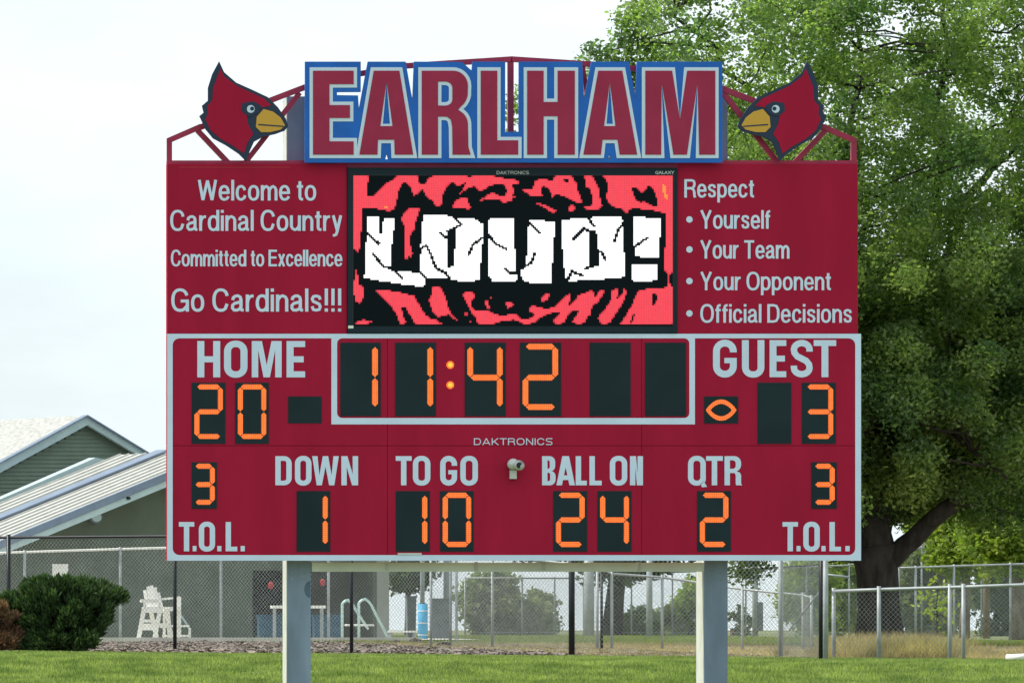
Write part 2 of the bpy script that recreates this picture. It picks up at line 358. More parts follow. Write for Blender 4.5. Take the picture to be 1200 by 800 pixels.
MB().box(bx(367) + 0.012, bx(830.5) + 0.01, 60.31, 60.45, bz(669), bz(658.5)).build('crossbeam', M['beam'], SB)
for px in (455, 560, 640, 752): MB().box(bx(px), bx(px + 3.5), 60.296, 60.308, bz(668), bz(657.5)).build('beam_clip', M['alu'], SB)
MB().prism([[(367, 680)] + [(367 - 7 * math.sin(R(180 * i / 12)), 690 - 10 * math.cos(R(180 * i / 12))) for i in range(1, 12)] + [(367, 700)]], lambda a, b: (bx(a) - .006, 60.297, bz(b)), (0, .0025, 0)).build('dark_patch', mat('dark_patch_tone', (0.10, 0.15, 0.22), 0.6, var=.1), SB)  # thin half disc, darker than the post front, at its right edge
for px0 in (339, 830.5):
    for dx in (6, 20):
        for py in (671, 678): MB().tube([(bx(px0 + dx), 60.30, bz(py)), (bx(px0 + dx), 60.285, bz(py))], .011, 6).build('bolt_head', M['galv'], SB)
# score cabinets (six sheet-metal boxes with joints)
xs = [196, 454, 752, 1009]; ys = [391, 522, 656.5]
for i in range(3):
    for j in range(2):
        MB().box(bx(xs[i]) + 0.0025, bx(xs[i + 1]) - 0.0025, YB, 60.24, bz(ys[j + 1]) + 0.0025, bz(ys[j]) - 0.0025).build('score_cabinet', M['red'], SB)
m_ = MB()
for (xa, ya, xb, yb) in ((196, 391, 454, 522), (454, 391, 752, 522), (752, 391, 1009, 522), (196, 522, 454, 656.5), (454, 522, 752, 656.5), (752, 522, 1009, 656.5)):
    nx_ = 7
    for i in range(nx_):
        for y in (yb - 3 if yb < 600 else yb - 11, ya + 3 if ya > 500 else ya + 11):
            x = xa + 12 + (xb - xa - 24) * i / (nx_ - 1)
            if 386 < x < 816 and y < 500: continue
            m_.tube([(bx(x), YB + .001, bz(y)), (bx(x), YB - .004, bz(y))], [.009, .006], 6)
m_.build('rivets', M['red'], SB)['kind'] = 'stuff'
# white line border
field_ = [(202.3, 404.5)]
for i in range(6):
    t = R(180 + 90 * i / 5); field_.append((210.3 + 8 * math.cos(t), 404.3 + 8 * math.sin(t)))
field_ = field_[1:] + [(388.3, 396.3), (388.3, 497), (814.3, 497), (814.3, 396.3)]
for i in range(6):
    t = R(270 + 90 * i / 5); field_.append((994.2 + 8 * math.cos(t), 404.3 + 8 * math.sin(t)))
for i in range(6):
    t = R(0 + 90 * i / 5); field_.append((994.2 + 8 * math.cos(t), 642 + 8 * math.sin(t)))
for i in range(6):
    t = R(90 + 90 * i / 5); field_.append((210.3 + 8 * math.cos(t), 642 + 8 * math.sin(t)))
plate('border_stripe', [rect(196, 391, 1009, 656.5), field_, rrect(395, 396.3, 807.8, 489.6, 6)], YB - 0.004, 0.0035, M['white'], SB)
# digit windows and seven-segment digits
SEG = {'0': 'abcdef', '1': 'bc', '2': 'abged', '3': 'abgcd', '4': 'fgbc', ' ': ''}
def seg_poly(x0, y0, x1, y1, t):
    """pointed bar with a finely notched edge from the rows of lamps"""
    dx, dy = x1 - x0, y1 - y0; ln = math.hypot(dx, dy); ux, uy = dx / ln, dy / ln; nx_, ny_ = -uy, ux
    h = t / 2; up = [(0, 0)]; n = max(4, int((ln - 2 * h) / 1.15)); a, b = h, ln - h; side = []
    for i in range(n + 1):
        s = a + (b - a) * i / n; side.append((s, h))
        if i < n: side.append((s + (b - a) / n * 0.5, h * 0.78))
    pts = [(0, 0)] + side + [(ln, 0)] + [(s, -q) for s, q in side[::-1]]
    return [(x0 + ux * s + nx_ * q, y0 + uy * s + ny_ * q) for s, q in pts]
def digit(x0, y0, x1, y1, ch, fr, t):
    wd = MB().prism([rect(x0, y0, x1, y1)], lambda a, b: (bx(a), YB - 0.006, bz(b)), (0, 0.005, 0)).build('digit_window', M['window'], SB)
    w_, h_ = x1 - x0, y1 - y0; l, r = x0 + fr[0] * w_, x0 + fr[1] * w_; a, g, d = y0 + fr[2] * h_, y0 + fr[3] * h_, y0 + fr[4] * h_
    e = 0.55; T = t
    co = {'a': (l + e, a, r - e, a), 'g': (l + e, g, r - e, g), 'd': (l + e, d, r - e, d), 'f': (l, a + e, l, g - e), 'b': (r, a + e, r, g - e), 'e': (l, g + e, l, d - e), 'c': (r, g + e, r, d - e)}
    for s in SEG[ch]:
        plate('digit_segment', [seg_poly(*co[s], T)], YB - 0.0085, 0.0023, M['amber'], wd)
    return wd
big = (.135, .855, .055, .475, .875); mid = (.155, .85, .07, .477, .88); sml = (.14, .82, .085, .48, .86)
for x0, x1, ch in ((398.8, 446.2, '1'), (463, 511, '1'), (544.5, 592.5, '4'), (609.2, 657.5, '2'), (691, 739, ' '), (755.8, 804, ' ')):
    digit(x0, 401.3, x1, 487.5, ch, big, 7.4)
for x0, x1, ch in ((224.5, 264.2, '2'), (275.5, 315, '0'), (887.6, 927.3, ' '), (939.6, 979.4, '3')): digit(x0, 448.2, x1, 519.8, ch, mid, 6.4)
for x0, x1, ch in ((347.5, 387, '1'), (463.8, 503.7, '1'), (515.6, 555, '0'), (648.2, 688, '2'), (700, 740, '4'), (816.8, 856.5, '2')): digit(x0, 575, x1, 646, ch, mid, 6.6)
digit(224.5, 541.3, 254.2, 595.8, '3', sml, 6.4); digit(950.6, 980.5, 0, 0, ' ', sml, 6) if False else digit(950.6, 541.3, 980.5, 595.8, '3', sml, 6.4)
digit(337.6, 464.3, 377, 495.8, ' ', mid, 6)
pw = digit(825, 464.3, 865, 496, ' ', mid, 6)
def ball(rx, ry, n=14):
    out = []
    for s in (1, -1):
        for i in range(n):
            u = -1 + 2 * i / n; out.append((845 + s * u * rx, 480.3 - s * ry * math.cos(u * math.pi / 2) ** 0.8))
    return out
plate('possession_light', [ball(18, 12.5), ball(12.5, 7.2)], YB - 0.0085, 0.0023, M['amber'], pw)
def disc(cx, cy, r, n=14, ry=None): return [(cx + r * math.cos(2 * math.pi * i / n), cy + (ry or r) * math.sin(2 * math.pi * i / n)) for i in range(n)]
for y in (427.5, 451):
    c_ = plate('colon_light', [disc(527.6, y, 4.6)], YB - 0.006, 0.005, M['amber'], SB)
    plate('lamp_core', [disc(527.6, y, 2.8)], YB - 0.0085, 0.0023, M['yellow_led'], c_)
# ---- condensed bold capitals
def stroke(pts, t):
    A, B = [], []
    for i, p in enumerate(pts):
        q0 = pts[max(i - 1, 0)]; q1 = pts[min(i + 1, len(pts) - 1)]; d = math.hypot(q1[0] - q0[0], q1[1] - q0[1]); nx_, ny_ = -(q1[1] - q0[1]) / d, (q1[0] - q0[0]) / d
        A.append((p[0] + nx_ * t / 2, p[1] + ny_ * t / 2)); B.append((p[0] - nx_ * t / 2, p[1] - ny_ * t / 2))
    return A + B[::-1]
def arc(cx, cy, rx, ry, a0, a1, n=8): return [(cx + rx * math.cos(R(a0 + (a1 - a0) * i / n)), cy + ry * math.sin(R(a0 + (a1 - a0) * i / n))) for i in range(n + 1)]
def glyph(ch, x, y, w_, h, t):
    X, Yb = x + w_, y + h; ht = t * 0.86
    if ch == 'H': return [[(x,y),(x+t,y),(x+t,y+.42*h),(X-t,y+.42*h),(X-t,y),(X,y),(X,Yb),(X-t,Yb),(X-t,y+.42*h+ht),(x+t,y+.42*h+ht),(x+t,Yb),(x,Yb)]]
    if ch == 'E': return [[(x,y),(X,y),(X,y+ht),(x+t,y+ht),(x+t,y+.42*h),(X-.08*w_,y+.42*h),(X-.08*w_,y+.42*h+ht),(x+t,y+.42*h+ht),(x+t,Yb-ht),(X,Yb-ht),(X,Yb),(x,Yb)]]
    if ch == 'T': c = x + w_/2; return [[(x,y),(X,y),(X,y+ht),(c+t/2,y+ht),(c+t/2,Yb),(c-t/2,Yb),(c-t/2,y+ht),(x,y+ht)]]
    if ch == 'L': return [[(x,y),(x+t,y),(x+t,Yb-ht),(X,Yb-ht),(X,Yb),(x,Yb)]]
    if ch == '.': return [rect(x, Yb - t, X, Yb)]
    if ch == 'M': c = x + w_/2; return [[(x,y),(x+t*1.45,y),(c,y+.66*h),(X-t*1.45,y),(X,y),(X,Yb),(X-t*.92,Yb),(X-t*.92,y+.25*h),(c+t*.45,Yb),(c-t*.45,Yb),(x+t*.92,y+.25*h),(x+t*.92,Yb),(x,Yb)]]
    if ch == 'N': return [[(x,y),(x+t*1.12,y),(X-t,y+.62*h),(X-t,y),(X,y),(X,Yb),(X-t*1.12,Yb),(x+t,y+.38*h),(x+t,Yb),(x,Yb)]]
    if ch == 'W': c = x + w_/2; return [[(x,y),(x+t,y),(x+.27*w_,y+.66*h),(c-t*.5,y),(c+t*.5,y),(X-.27*w_,y+.66*h),(X-t,y),(X,y),(X-.17*w_,Yb),(X-.17*w_-t*.95,Yb),(c,y+.36*h),(x+.17*w_+t*.95,Yb),(x+.17*w_,Yb)]]
    if ch == 'A':
        c = x + w_/2; k = t*1.02
        def ix(v, o): return (c - w_/2 + o) + (w_/2 - o - 0) * 0 + (0 if v is None else 0)
        tw = t*.62; sl = (w_/2 - tw) / h       # outer edge slope
        def inner(yy, s): return c + s * (tw + sl * (yy - y) - k)
        yc0, yc1 = y + .66*h, y + .66*h + ht
        ya = y + (k - tw) / sl + .02*h
        return [[(c-tw,y),(c+tw,y),(X,Yb),(X-k,Yb),(inner(yc1,1),yc1),(inner(yc1,-1),yc1),(x+k,Yb),(x,Yb)], [(c, ya),(inner(yc0,1),yc0),(inner(yc0,-1),yc0)]]
    rr = min(w_*.46, h*.3)
    if ch in 'OQ':
        o = rrect(x, y-.01*h, X, Yb+.01*h, rr, n=7); i_ = rrect(x+t, y+ht, X-t, Yb-ht, max(rr-t*.95, .6), n=6)
        if ch == 'Q':
            o = [p for p in o if not (p[0] > x+.68*w_ and p[1] > Yb-.17*h)]
            k = max(range(len(o)), key=lambda q: (o[q][1] > y+.5*h) * o[q][0] * 10 + (o[q][1] if o[q][0] >= X-.1 else -99))
            o = o[:k+1] + [(X,Yb-.17*h),(X-.07*w_,Yb-.09*h),(X+.07*w_,Yb+.05*h),(X-.2*w_,Yb+.07*h),(X-.28*w_,Yb-.01*h)] + o[k+1:]
        return [o, i_]
    if ch == 'D': return [rrect(x, y, X, Yb, rr, (0,1,1,0), 7), rrect(x+t, y+ht, X-t, Yb-ht, max(rr-t, .6), (0,1,1,0), 6)]
    if ch == 'U':
        o = [(x,y),(x+t,y)] + [(x+t+q, yy) for q, yy in []]
        inn = rrect(x+t, y-2, X-t, Yb-ht, max(rr-t,.6), (0,0,1,1), 6); inn = [p for p in inn if p[1] > y]
        out = rrect(x, y-2, X, Yb+.01*h, rr, (0,0,1,1), 7); out = [p for p in out if p[1] > y]
        return [[(X,y)] + out + [(x,y),(x+t,y)] + inn[::-1] + [(X-t,y)]]
    if ch in 'GC':
        cx = x + w_/2; rx = w_/2 - t/2; ry = rr
        p = [(X-t/2, y+.33*h), (X-t/2, y+rr)] + arc(cx, y+rr+ht*0, rx, rr-ht/2, 0, -180, 10)[1:] + arc(cx, Yb-rr, rx, rr-ht/2, 180, 0, 10)
        if ch == 'C': return [stroke(p + [(X-t/2, y+.67*h)], t)]
        s = stroke(p, t)                       # G: add bar by extending the lower end upward
        k = len(p)
        s = s[:k] + [(X - t*.0 if s[k-1][0] > s[k][0] else X - t, y+.56*h)] + [] + s[k:] if False else s
        bar_ = [(X, Yb-rr),(X, y+.48*h),(cx-.02*w_, y+.48*h),(cx-.02*w_, y+.48*h+ht*.9),(X-t, y+.48*h+ht*.9),(X-t, Yb-rr)]
        # join: replace end cap
        e1, e2 = s[k-1], s[k]
        if e1[0] < e2[0]: s = s[:k] + [(X-t, y+.48*h+ht*.9),(cx-.02*w_, y+.48*h+ht*.9),(cx-.02*w_, y+.48*h),(X, y+.48*h)] + s[k:]
        else: s = s[:k] + [(X, y+.48*h),(cx-.02*w_, y+.48*h),(cx-.02*w_, y+.48*h+ht*.9),(X-t, y+.48*h+ht*.9)] + s[k:]
        return [s]
    if ch == 'S':
        rx = w_/2 - t/2; cx = x + w_/2; q = h*.25
        p = [(X-t/2, y+.31*h)] + arc(cx, y+q, rx, q-ht/2, 0, -180, 9) + [(x+t/2+.02*w_, y+.34*h), (x+.30*w_, y+.44*h), (cx, y+.5*h), (X-.30*w_, y+.56*h), (X-t/2-.02*w_, y+.66*h)] + arc(cx, Yb-q, rx, q-ht/2, 0, 180, 9) + [(x+t/2, y+.69*h)]
        return [stroke(p, t*.93)]
    if ch in 'BR':
        m0 = y + .50*h; r1 = min(w_*.42, h*.23); top = [(x,y)] + arc(X-.03*w_-r1, y+r1, r1, r1, -90, 0, 5) + arc(X-.03*w_-r1, m0-r1+.03*h, r1, r1, 0, 70, 5)
        h1 = rrect(x+t, y+ht*.9, X-.03*w_-t, m0-ht*.42, r1-t*.7 if r1 > t*.8 else .6, (0,1,1,0), 5)
        if ch == 'B':
            out = top + arc(X-r1, m0+r1, r1, r1, -60, 0, 5) + arc(X-r1, Yb-r1, r1, r1, 0, 90, 5) + [(x,Yb)]
            return [out, h1, rrect(x+t, m0+ht*.42, X-t, Yb-ht*.9, max(r1-t*.7,.6), (0,1,1,0), 5)]
        out = top + [(X-.10*w_, m0+.07*h), (X-.03*w_, m0+.14*h), (X-.03*w_, Yb-.07*h), (X+.02*w_, Yb), (X-t, Yb), (X-.03*w_-t, Yb-.07*h), (X-.03*w_-t, m0+.15*h), (X-.1*w_-t, m0+ht*.5), (x+t, m0+ht*.5), (x+t, Yb), (x,Yb)]
        return [out, h1]
def caption(chars, y0, y1, t):
    m_ = MB()
    for ch, x0, x1 in chars:
        m_.prism(glyph(ch, x0, y0, x1 - x0, y1 - y0, t), lambda a, b: (bx(a), YB - 0.0045, bz(b)), (0, 0.004, 0))
    return m_.build('caption', M['white'], SB)
caption([('H',231.2,258),('O',262.5,290),('M',295,330),('E',335.8,357.5)], 399.5, 442, 8.2)
caption([('G',835.5,863.3),('U',869.4,895.7),('E',901.8,921.3),('S',926.3,952.6),('T',953.5,979.8)], 398.4, 441.8, 8)
caption([('D',322.6,341.8),('O',345.6,365),('W',365.8,397),('N',400,419.6)], 534.2, 568.3, 6.3)
caption([('T',463.7,482.4),('O',483.8,504.3),('G',515.8,535.6),('O',539.4,560)], 534.2, 568.3, 6.3)
caption([('B',635.2,651),('A',652,673.7),('L',674.6,687.6),('L',690.7,705),('O',714.6,735),('N',738.2,753.4)], 534.2, 568.3, 6.3)
caption([('Q',806.2,827),('T',827.4,847),('R',849,869)], 534.2, 568.3, 6.3)
caption([('T',209.6,227.6),('.',225.8,230.2),('O',233,252),('.',254.6,259.4),('L',264.4,278),('.',282,286.8)], 611.3, 645.5, 6.2)
caption([('T',917,935),('.',933.4,938),('O',941.3,960.6),('.',962.6,967.4),('L',972,985.4),('.',990.6,995.6)], 611.3, 645.5, 6.2)

def ell(cx, cy, rx, ry, a0, a1, n=12): return [(cx + rx * math.cos(R(a0 + (a1 - a0) * i / n)), cy + ry * math.sin(R(a0 + (a1 - a0) * i / n))) for i in range(n + 1)]
XH, ST = .74, .128; HS = ST / 2
def sup(w_, h_, k=.30):
    """rounded bowl outline (centreline), counter-clockwise from the right"""
    out = []
    for i in range(21):
        t_ = 2 * math.pi * i / 20; c_, s_ = math.cos(t_), math.sin(t_); e = .86
        out.append((w_ / 2 + (w_ / 2 - HS) * math.copysign(abs(c_) ** e, c_), h_ / 2 + (h_ / 2 - HS + .012) * math.copysign(abs(s_) ** e, s_)))
    return out
def strokes(ch):
    h = HS; V = lambda x, a, b: [(x, a), (x, b)]; dot = [[(h, .86), (h, 1.0)]]
    n_ = lambda x0, w_: [(x0 + h, .40), (x0 + h + .03, .54), (x0 + .20, XH - h - .015), (x0 + w_ * .56, XH - h + .012), (x0 + w_ - h - .05, XH - h - .05), (x0 + w_ - h, XH - .22), (x0 + w_ - h, 0)]
    if ch == ' ': return .20, []
    if ch == 'l': return ST, [V(h, 0, 1)]
    if ch == 'i': return ST, [V(h, 0, XH)] + dot
    if ch == '!': return .19, [V(h + .03, .27, 1), V(h + .03, 0, .14)]
    if ch == 'r': return .33, [V(h, 0, XH), [(h, .36), (h + .03, .52), (.17, XH - h - .03), (.26, XH - h), (.33, XH - h)]]
    if ch == 'n': return .52, [V(h, 0, XH), n_(0, .52)]
    if ch == 'm': return .82, [V(h, 0, XH), n_(0, .475), n_(.345, .475)]
    if ch == 'u': return .52, [V(.52 - h, 0, XH), [(.52 - x, XH - y) for x, y in n_(0, .52)]]
    if ch == 'o': return .56, [sup(.56, XH)]
    if ch == 'd': return .55, [V(.55 - h, 0, 1), sup(.55, XH)]
    if ch == 'p': return .55, [V(h, -.27, XH), sup(.55, XH)]
    if ch == 'e': return .54, [[(h, .375), (.54 - h, .375)], [(.54 - h, .32)] + [p for p in sup(.54, XH)[0:17]] + [(.54 * .66, h), (.54 - h - .04, .12), (.54 - h + .01, .2)]]
    if ch == 'c': return .52, [[(.52 - h, XH - .24)] + sup(.52, XH)[2:18] + [(.52 - h - .03, .13), (.52 - h + .01, .25)]]
    if ch == 'a': return .54, [[(.075, .50), (.10, .61), (.19, XH - h), (.30, XH - h + .01), (.40, XH - h - .05), (.425, .52), (.425, .14), (.45, .07), (.54, .06)], [(.425, .43), (.30, .395), (.15, .355), (h, .27), (h, .15), (.13, h), (.25, h), (.37, .11), (.425, .22)]]
    if ch == 't': return .31, [[(.15, .93), (.15, .16), (.18, .08), (.24, h), (.31, h)], [(0, XH - .06), (.31, XH - .06)]]
    if ch == 'f': return .30, [[(.13, 0), (.13, .82), (.16, .90), (.22, .935), (.30, .935)], [(0, XH - .06), (.30, XH - .06)]]
    if ch == 's': return .49, [[(.49 - h - .01, XH - .22), (.38, XH - .10), (.25, XH - h), (.12, XH - .09), (h + .01, .55), (.12, .44), (.25, .385), (.38, .32), (.49 - h - .01, .21), (.38, .09), (.25, h), (.12, .085), (h + .01, .23)]]
    if ch == 'y': return .50, [[(h, XH), (.26, .03)], [(.50 - h, XH), (.25, -.06), (.20, -.18), (.12, -.215), (.05, -.205)]]
    if ch == 'x': return .49, [[(h, XH), (.49 - h, 0)], [(.49 - h, XH), (h, 0)]]
    if ch == 'W': return .96, [[(h, 1), (.25, .02)], [(.25, .02), (.48, .97)], [(.48, .97), (.71, .02)], [(.71, .02), (.96 - h, 1)]]
    if ch == 'Y': return .68, [[(h, 1), (.34, .42)], [(.68 - h, 1), (.34, .42)], [(.34, .46), (.34, 0)]]
    if ch == 'T': return .62, [[(0, 1 - h), (.62, 1 - h)], V(.31, 0, 1 - h)]
    if ch == 'E': return .60, [V(h, 0, 1), [(h, 1 - h), (.60, 1 - h)], [(h, .53), (.56, .53)], [(h, h), (.60, h)]]
    if ch == 'D': return .68, [V(h, 0, 1), [(h, 1 - h), (.33, 1 - h), (.50, .90), (.60, .72), (.68 - h, .5), (.60, .28), (.50, .10), (.33, h), (h, h)]]
    if ch == 'R': return .68, [V(h, 0, 1), [(h, 1 - h), (.45, 1 - h), (.57, .89), (.60, .74), (.57, .60), (.45, .51), (h, .50)], [(.40, .50), (.55, .42), (.59, .28), (.60, .10), (.64, 0)]]
    if ch == 'I': return ST, [V(h, 0, 1)]
    if ch == 'A': return .74, [[(.05, 0), (.37, .97)], [(.37, .97), (.69, 0)], [(.17, .28), (.57, .28)]]
    if ch == 'K': return .66, [V(h, 0, 1), [(h, .34), (.60, 1)], [(.24, .52), (.62, 0)]]
    if ch == 'N': return .68, [V(h, 0, 1), [(h, .97), (.68 - h, .03)], V(.68 - h, 0, 1)]
    if ch == 'S': return .62, [[(.60, 1 - h), (.16, 1 - h), (h, .87), (h, .64), (.16, .53), (.46, .47), (.62 - h, .36), (.62 - h, .13), (.46, h), (.02, h)]]
    if ch == 'L': return .55, [V(h, 0, 1), [(h, h), (.55, h)]]
    if ch == 'X': return .62, [[(.04, 1), (.58, 0)], [(.58, 1), (.04, 0)]]
    if ch == 'O': return .76, [sup(.76, 1)]
    if ch == 'C': return .70, [[(.70 - h - .01, .68)] + sup(.72, 1)[2:18] + [(.70 - h - .01, .34)]]
    if ch == 'G': return .75, [[(.75 - h - .02, .70)] + sup(.75, 1)[2:18] + [(.75 - h, .28), (.75 - h, .46)], [(.40, .46), (.75, .46)], V(.75 - h, 0, .46)]
    raise KeyError(ch)
def text(body, x0, x1, ycap, ybase, m, parent, yf, bold=0, name='lettering'):
    """narrow grotesque lettering made of ribbon strokes, fitted to the run measured on the board"""
    X = 0; runs = []
    for ch in body:
        w_, ss = strokes(ch)
        for s_ in ss: runs.append([(px + X, py) for px, py in s_])
        X += w_ + (.095 if ch != ' ' else .06)
    X -= .095; sx = (x1 - x0) / X; sy = ybase - ycap; mb = MB(); tx = ST * min(1.0, 1.0); k = 0
    for r_ in runs:
        P = [(x0 + a * sx, ybase - b * sy) for a, b in r_]
        closed = abs(P[0][0] - P[-1][0]) + abs(P[0][1] - P[-1][1]) < .01; n = len(P); A = []; B = []
        for i, p in enumerate(P):
            if closed: q0, q1 = P[(i - 1) % (n - 1)] if i else P[n - 2], P[(i + 1) % (n - 1)] if i < n - 1 else P[1]
            else: q0, q1 = P[max(i - 1, 0)], P[min(i + 1, n - 1)]
            dx, dy = q1[0] - q0[0], q1[1] - q0[1]; d = math.hypot(dx, dy) or 1
            hw = ST * sy * .5 * (1.0 - .10 * abs(dx) / d) * bw
            A.append((p[0] - dy / d * hw, p[1] + dx / d * hw)); B.append((p[0] + dy / d * hw, p[1] - dx / d * hw))
        y_ = yf - .0003 * (k % 5); k += 1; q = len(mb.v)
        for a, b in zip(A, B): mb.v.append((bx(a[0]), y_, bz(a[1]))); mb.v.append((bx(b[0]), y_, bz(b[1])))
        for i in range(n - 1): mb.f.append((q + 2 * i, q + 2 * i + 1, q + 2 * i + 3, q + 2 * i + 2))
    return mb.build(name, m, parent)
bw = 1.1
def wide(body, x0, x1, ycap, ybase, m, parent, yf, bold=0.02, name='maker_name'):
    c = bpy.data.curves.new('t', 'FONT'); c.body = body; c.offset = bold; c.resolution_u = 3
    o = bpy.data.objects.new('t', c); COL.objects.link(o)
    me = bpy.data.meshes.new_from_object(o.evaluated_get(bpy.context.evaluated_depsgraph_get()))
    vx = [v.co.x for v in me.vertices]; a, b = min(vx), max(vx); hh = max(v.co.y for v in me.vertices)
    vs = [(bx(x0 + (v.co.x - a) / (b - a) * (x1 - x0)), yf, bz(ybase - v.co.y / hh * (ybase - ycap))) for v in me.vertices]
    fs = [tuple(p.vertices) for p in me.polygons]; bpy.data.objects.remove(o)
    return link_mesh(name, vs, fs, m, parent)
text('DAKTRONICS', 555, 647.5, 513.2, 521.2, M['white'], SB, YB - 0.004, 0.02, 'maker_name')
# small maker plates low on the digit windows
MB().box(bx(466), bx(494), YB - 0.010, YB - 0.0065, bz(650), bz(647.5)).build('rating_plate', M['alu'], SB)
# ---- upper text panels
PL = MB().box(bx(196), bx(406.6), YB + 0.01, 60.22, bz(390.6), bz(192)).build('text_panel', M['red'], SB)
PR = MB().box(bx(794), bx(1005.5), YB + 0.01, 60.22, bz(390.6), bz(192)).build('text_panel', M['red'], SB)
ty = YB + 0.0065
text('Welcome to', 232, 370.4, 210.8, 235, M['white'], PL, ty)
text('Cardinal Country', 199.6, 400.9, 246, 270.5, M['white'], PL, ty)
text('Committed to Excellence', 200.6, 400.9, 292.6, 312, M['white'], PL, ty, 0.008)
text('Go Cardinals!!!', 200.8, 400.7, 338, 365, M['white'], PL, ty)
text('Respect', 802.3, 883.7, 210, 231.5, M['white'], PR, ty)
for s, x1, a, b in (('Yourself', 902.6, 246.3, 268), ('Your Team', 925, 281.5, 303), ('Your Opponent', 973.8, 318.5, 340), ('Official Decisions', 998.5, 356.2, 378)):
    text(s, 820.9, x1, a, b, M['white'], PR, ty)
    plate('bullet', [disc(808, (a + b) / 2, 3.8)], ty - 0.001, 0.003, M['white'], PR)
MB().box(bx(210), bx(340), YB + 0.006, YB + 0.0095, bz(196.6), bz(195.8)).build('highlight_line', M['redp'], PL)  # highlight near the panel's top edge, painted as a brighter red strip
# ---- message display
DB = MB().box(bx(407.2), bx(793.4), YB - 0.015, 60.26, bz(390.2), bz(196.6)).build('message_display', M['bezel'], SB)
text('DAKTRONICS', 581.7, 619.5, 200.6, 204.4, M['alu'], DB, YB - 0.0175, 0.02, 'maker_name')
wide('GALAXY', 767.5, 790, 200.6, 204.2, M['alu'], DB, YB - 0.0175, 0.02, 'model_name')
MB().box(bx(407.8), bx(414), YB - 0.018, YB - 0.0155, bz(384.8), bz(381.5)).build('rating_plate', M['whitep'], DB)
MB().box(bx(412.6), bx(789.6), YB - 0.0175, YB - 0.0155, bz(382.2), bz(205)).build('screen_mask', M['blacksteel'], DB)
# ---- LED picture, rasterised on the display's own lamp grid
OX = {'T1': (410, 200), 'T2': (500, 200), 'T3': (590, 200), 'T4': (690, 200), 'B1': (410, 290), 'B2': (500, 290), 'B3': (590, 290), 'B4': (690, 290)}
def Q(s):
    out = []; o = OX['T1']
    for tok in s.split():
        if tok in OX: o = OX[tok]
        else:
            a, b = tok.split(','); out.append((o[0] + float(a) / 8, o[1] + float(b) / 8))
    return out
REDS = ["T1 32,48 180,48 170,110 152,150 155,225 185,242 220,235 260,195 320,130 390,90 435,50 645,50 640,100 660,135 690,130 735,80 770,48 820,48 820,340 790,320 770,285 720,250 700,215 690,180 660,190 640,220 600,235 575,190 565,150 520,105 490,130 460,170 450,240 430,320 410,370 360,385 300,365 190,350 120,350 110,400 108,520 100,640 90,740 70,775 45,745 32,700",
"T2 90,48 380,50 395,70 430,50 640,55 700,65 800,95 800,290 770,285 730,310 700,300 680,270 640,265 560,265 510,290 495,280 520,260 570,225 610,205 640,215 680,240 735,235 750,190 755,150 740,130 640,130 580,150 520,190 480,190 440,150 390,165 340,200 305,235 290,250 320,200 350,150 380,105 360,110 300,150 275,150 245,110 195,140 160,200 140,280 135,340 90,338",
"T2 290,265 380,260 385,300 415,350 395,375 360,355 320,345 235,345 250,310",
"T1 560,345 665,345 640,400 620,470 600,560 565,610 560,660 575,730 590,800 B1 585,60 570,90 545,80 530,135 515,110 T1 515,800 520,650 520,540 500,500 480,460 500,400",
"T3 0,75 130,90 145,120 80,130 95,180 85,235 120,252 60,265 0,310 0,250 30,225 20,150 0,130",
"T3 170,175 270,180 290,100 350,80 460,95 480,55 630,50 680,110 690,180 720,240 740,310 700,305 640,280 600,260 540,235 500,215 475,220 470,260 445,250 440,200 420,165 380,150 345,165 345,200 370,235 240,235 200,200",
"T3 275,300 345,305 440,350 505,375 470,405 400,365 330,320", "T3 600,340 640,320 680,350 650,380 605,375",
"T4 -45,50 30,50 60,110 95,170 105,260 125,330 90,360 -35,365 -45,340 0,335 40,320 35,260 10,180 -30,150",
"T4 125,50 784,50 784,800 712,800 715,640 725,500 725,410 660,385 560,365 400,355 370,380 355,405 300,360 220,340 180,300 155,235 170,200 185,125 150,85",
"B4 708,0 784,0 784,225 755,260 760,340 784,370 784,716 290,716 350,630 400,540 440,450 470,395 690,385 735,365 730,250 710,220",
"B4 215,400 270,385 280,420 245,500 310,440 330,385 350,400 340,470 290,570 240,640 200,700 180,715 105,712 85,660 100,630 160,560 210,480",
"B3 450,710 490,650 530,615 500,600 420,625 340,660 300,710 190,715 140,690 60,670 0,670 0,640 70,620 120,630 160,670 240,670 290,625 240,600 235,570 270,545 330,560 400,575 470,560 530,510 580,450 630,430 620,500 600,560 640,530 700,450 750,425 840,420 850,480 830,560 800,620 760,700 740,715 640,710 650,680 690,630 700,590 660,590 600,640 570,700 545,715",
"B4 0,400 30,400 45,480 100,400 150,400 120,460 80,520 20,560 15,620 0,650", "B3 345,510 350,470 400,430 435,440 410,490 365,515", "B3 15,520 60,515 100,530 40,580",
"B2 330,430 400,415 445,430 440,480 405,510 430,570 460,600 560,590 640,620 720,650 800,625 800,685 700,690 640,715 500,720 465,700 460,660 420,620 380,540 350,480",
"B2 350,610 390,615 390,650 350,630", "B2 375,700 415,695 400,712", "B2 545,490 575,500 590,560 575,590 550,540", "B2 580,460 630,460 600,475",
"B2 50,370 125,370 160,430 185,500 210,590 300,705 200,630 110,655 60,620 15,490 45,440", "B2 0,625 50,680 120,690 115,715 -50,715",
"B1 230,405 350,400 480,425 600,450 640,520 700,620 760,680 820,680 860,715 610,718 570,650 510,550 485,570 500,640 530,700 500,725 465,710 430,620 380,540 300,460",
"B1 45,210 70,205 75,340 135,380 130,460 110,510 80,525 45,500 35,400", "B1 50,700 120,675 220,700 170,715 50,712", "B1 35,0 90,0 80,50 65,55"]
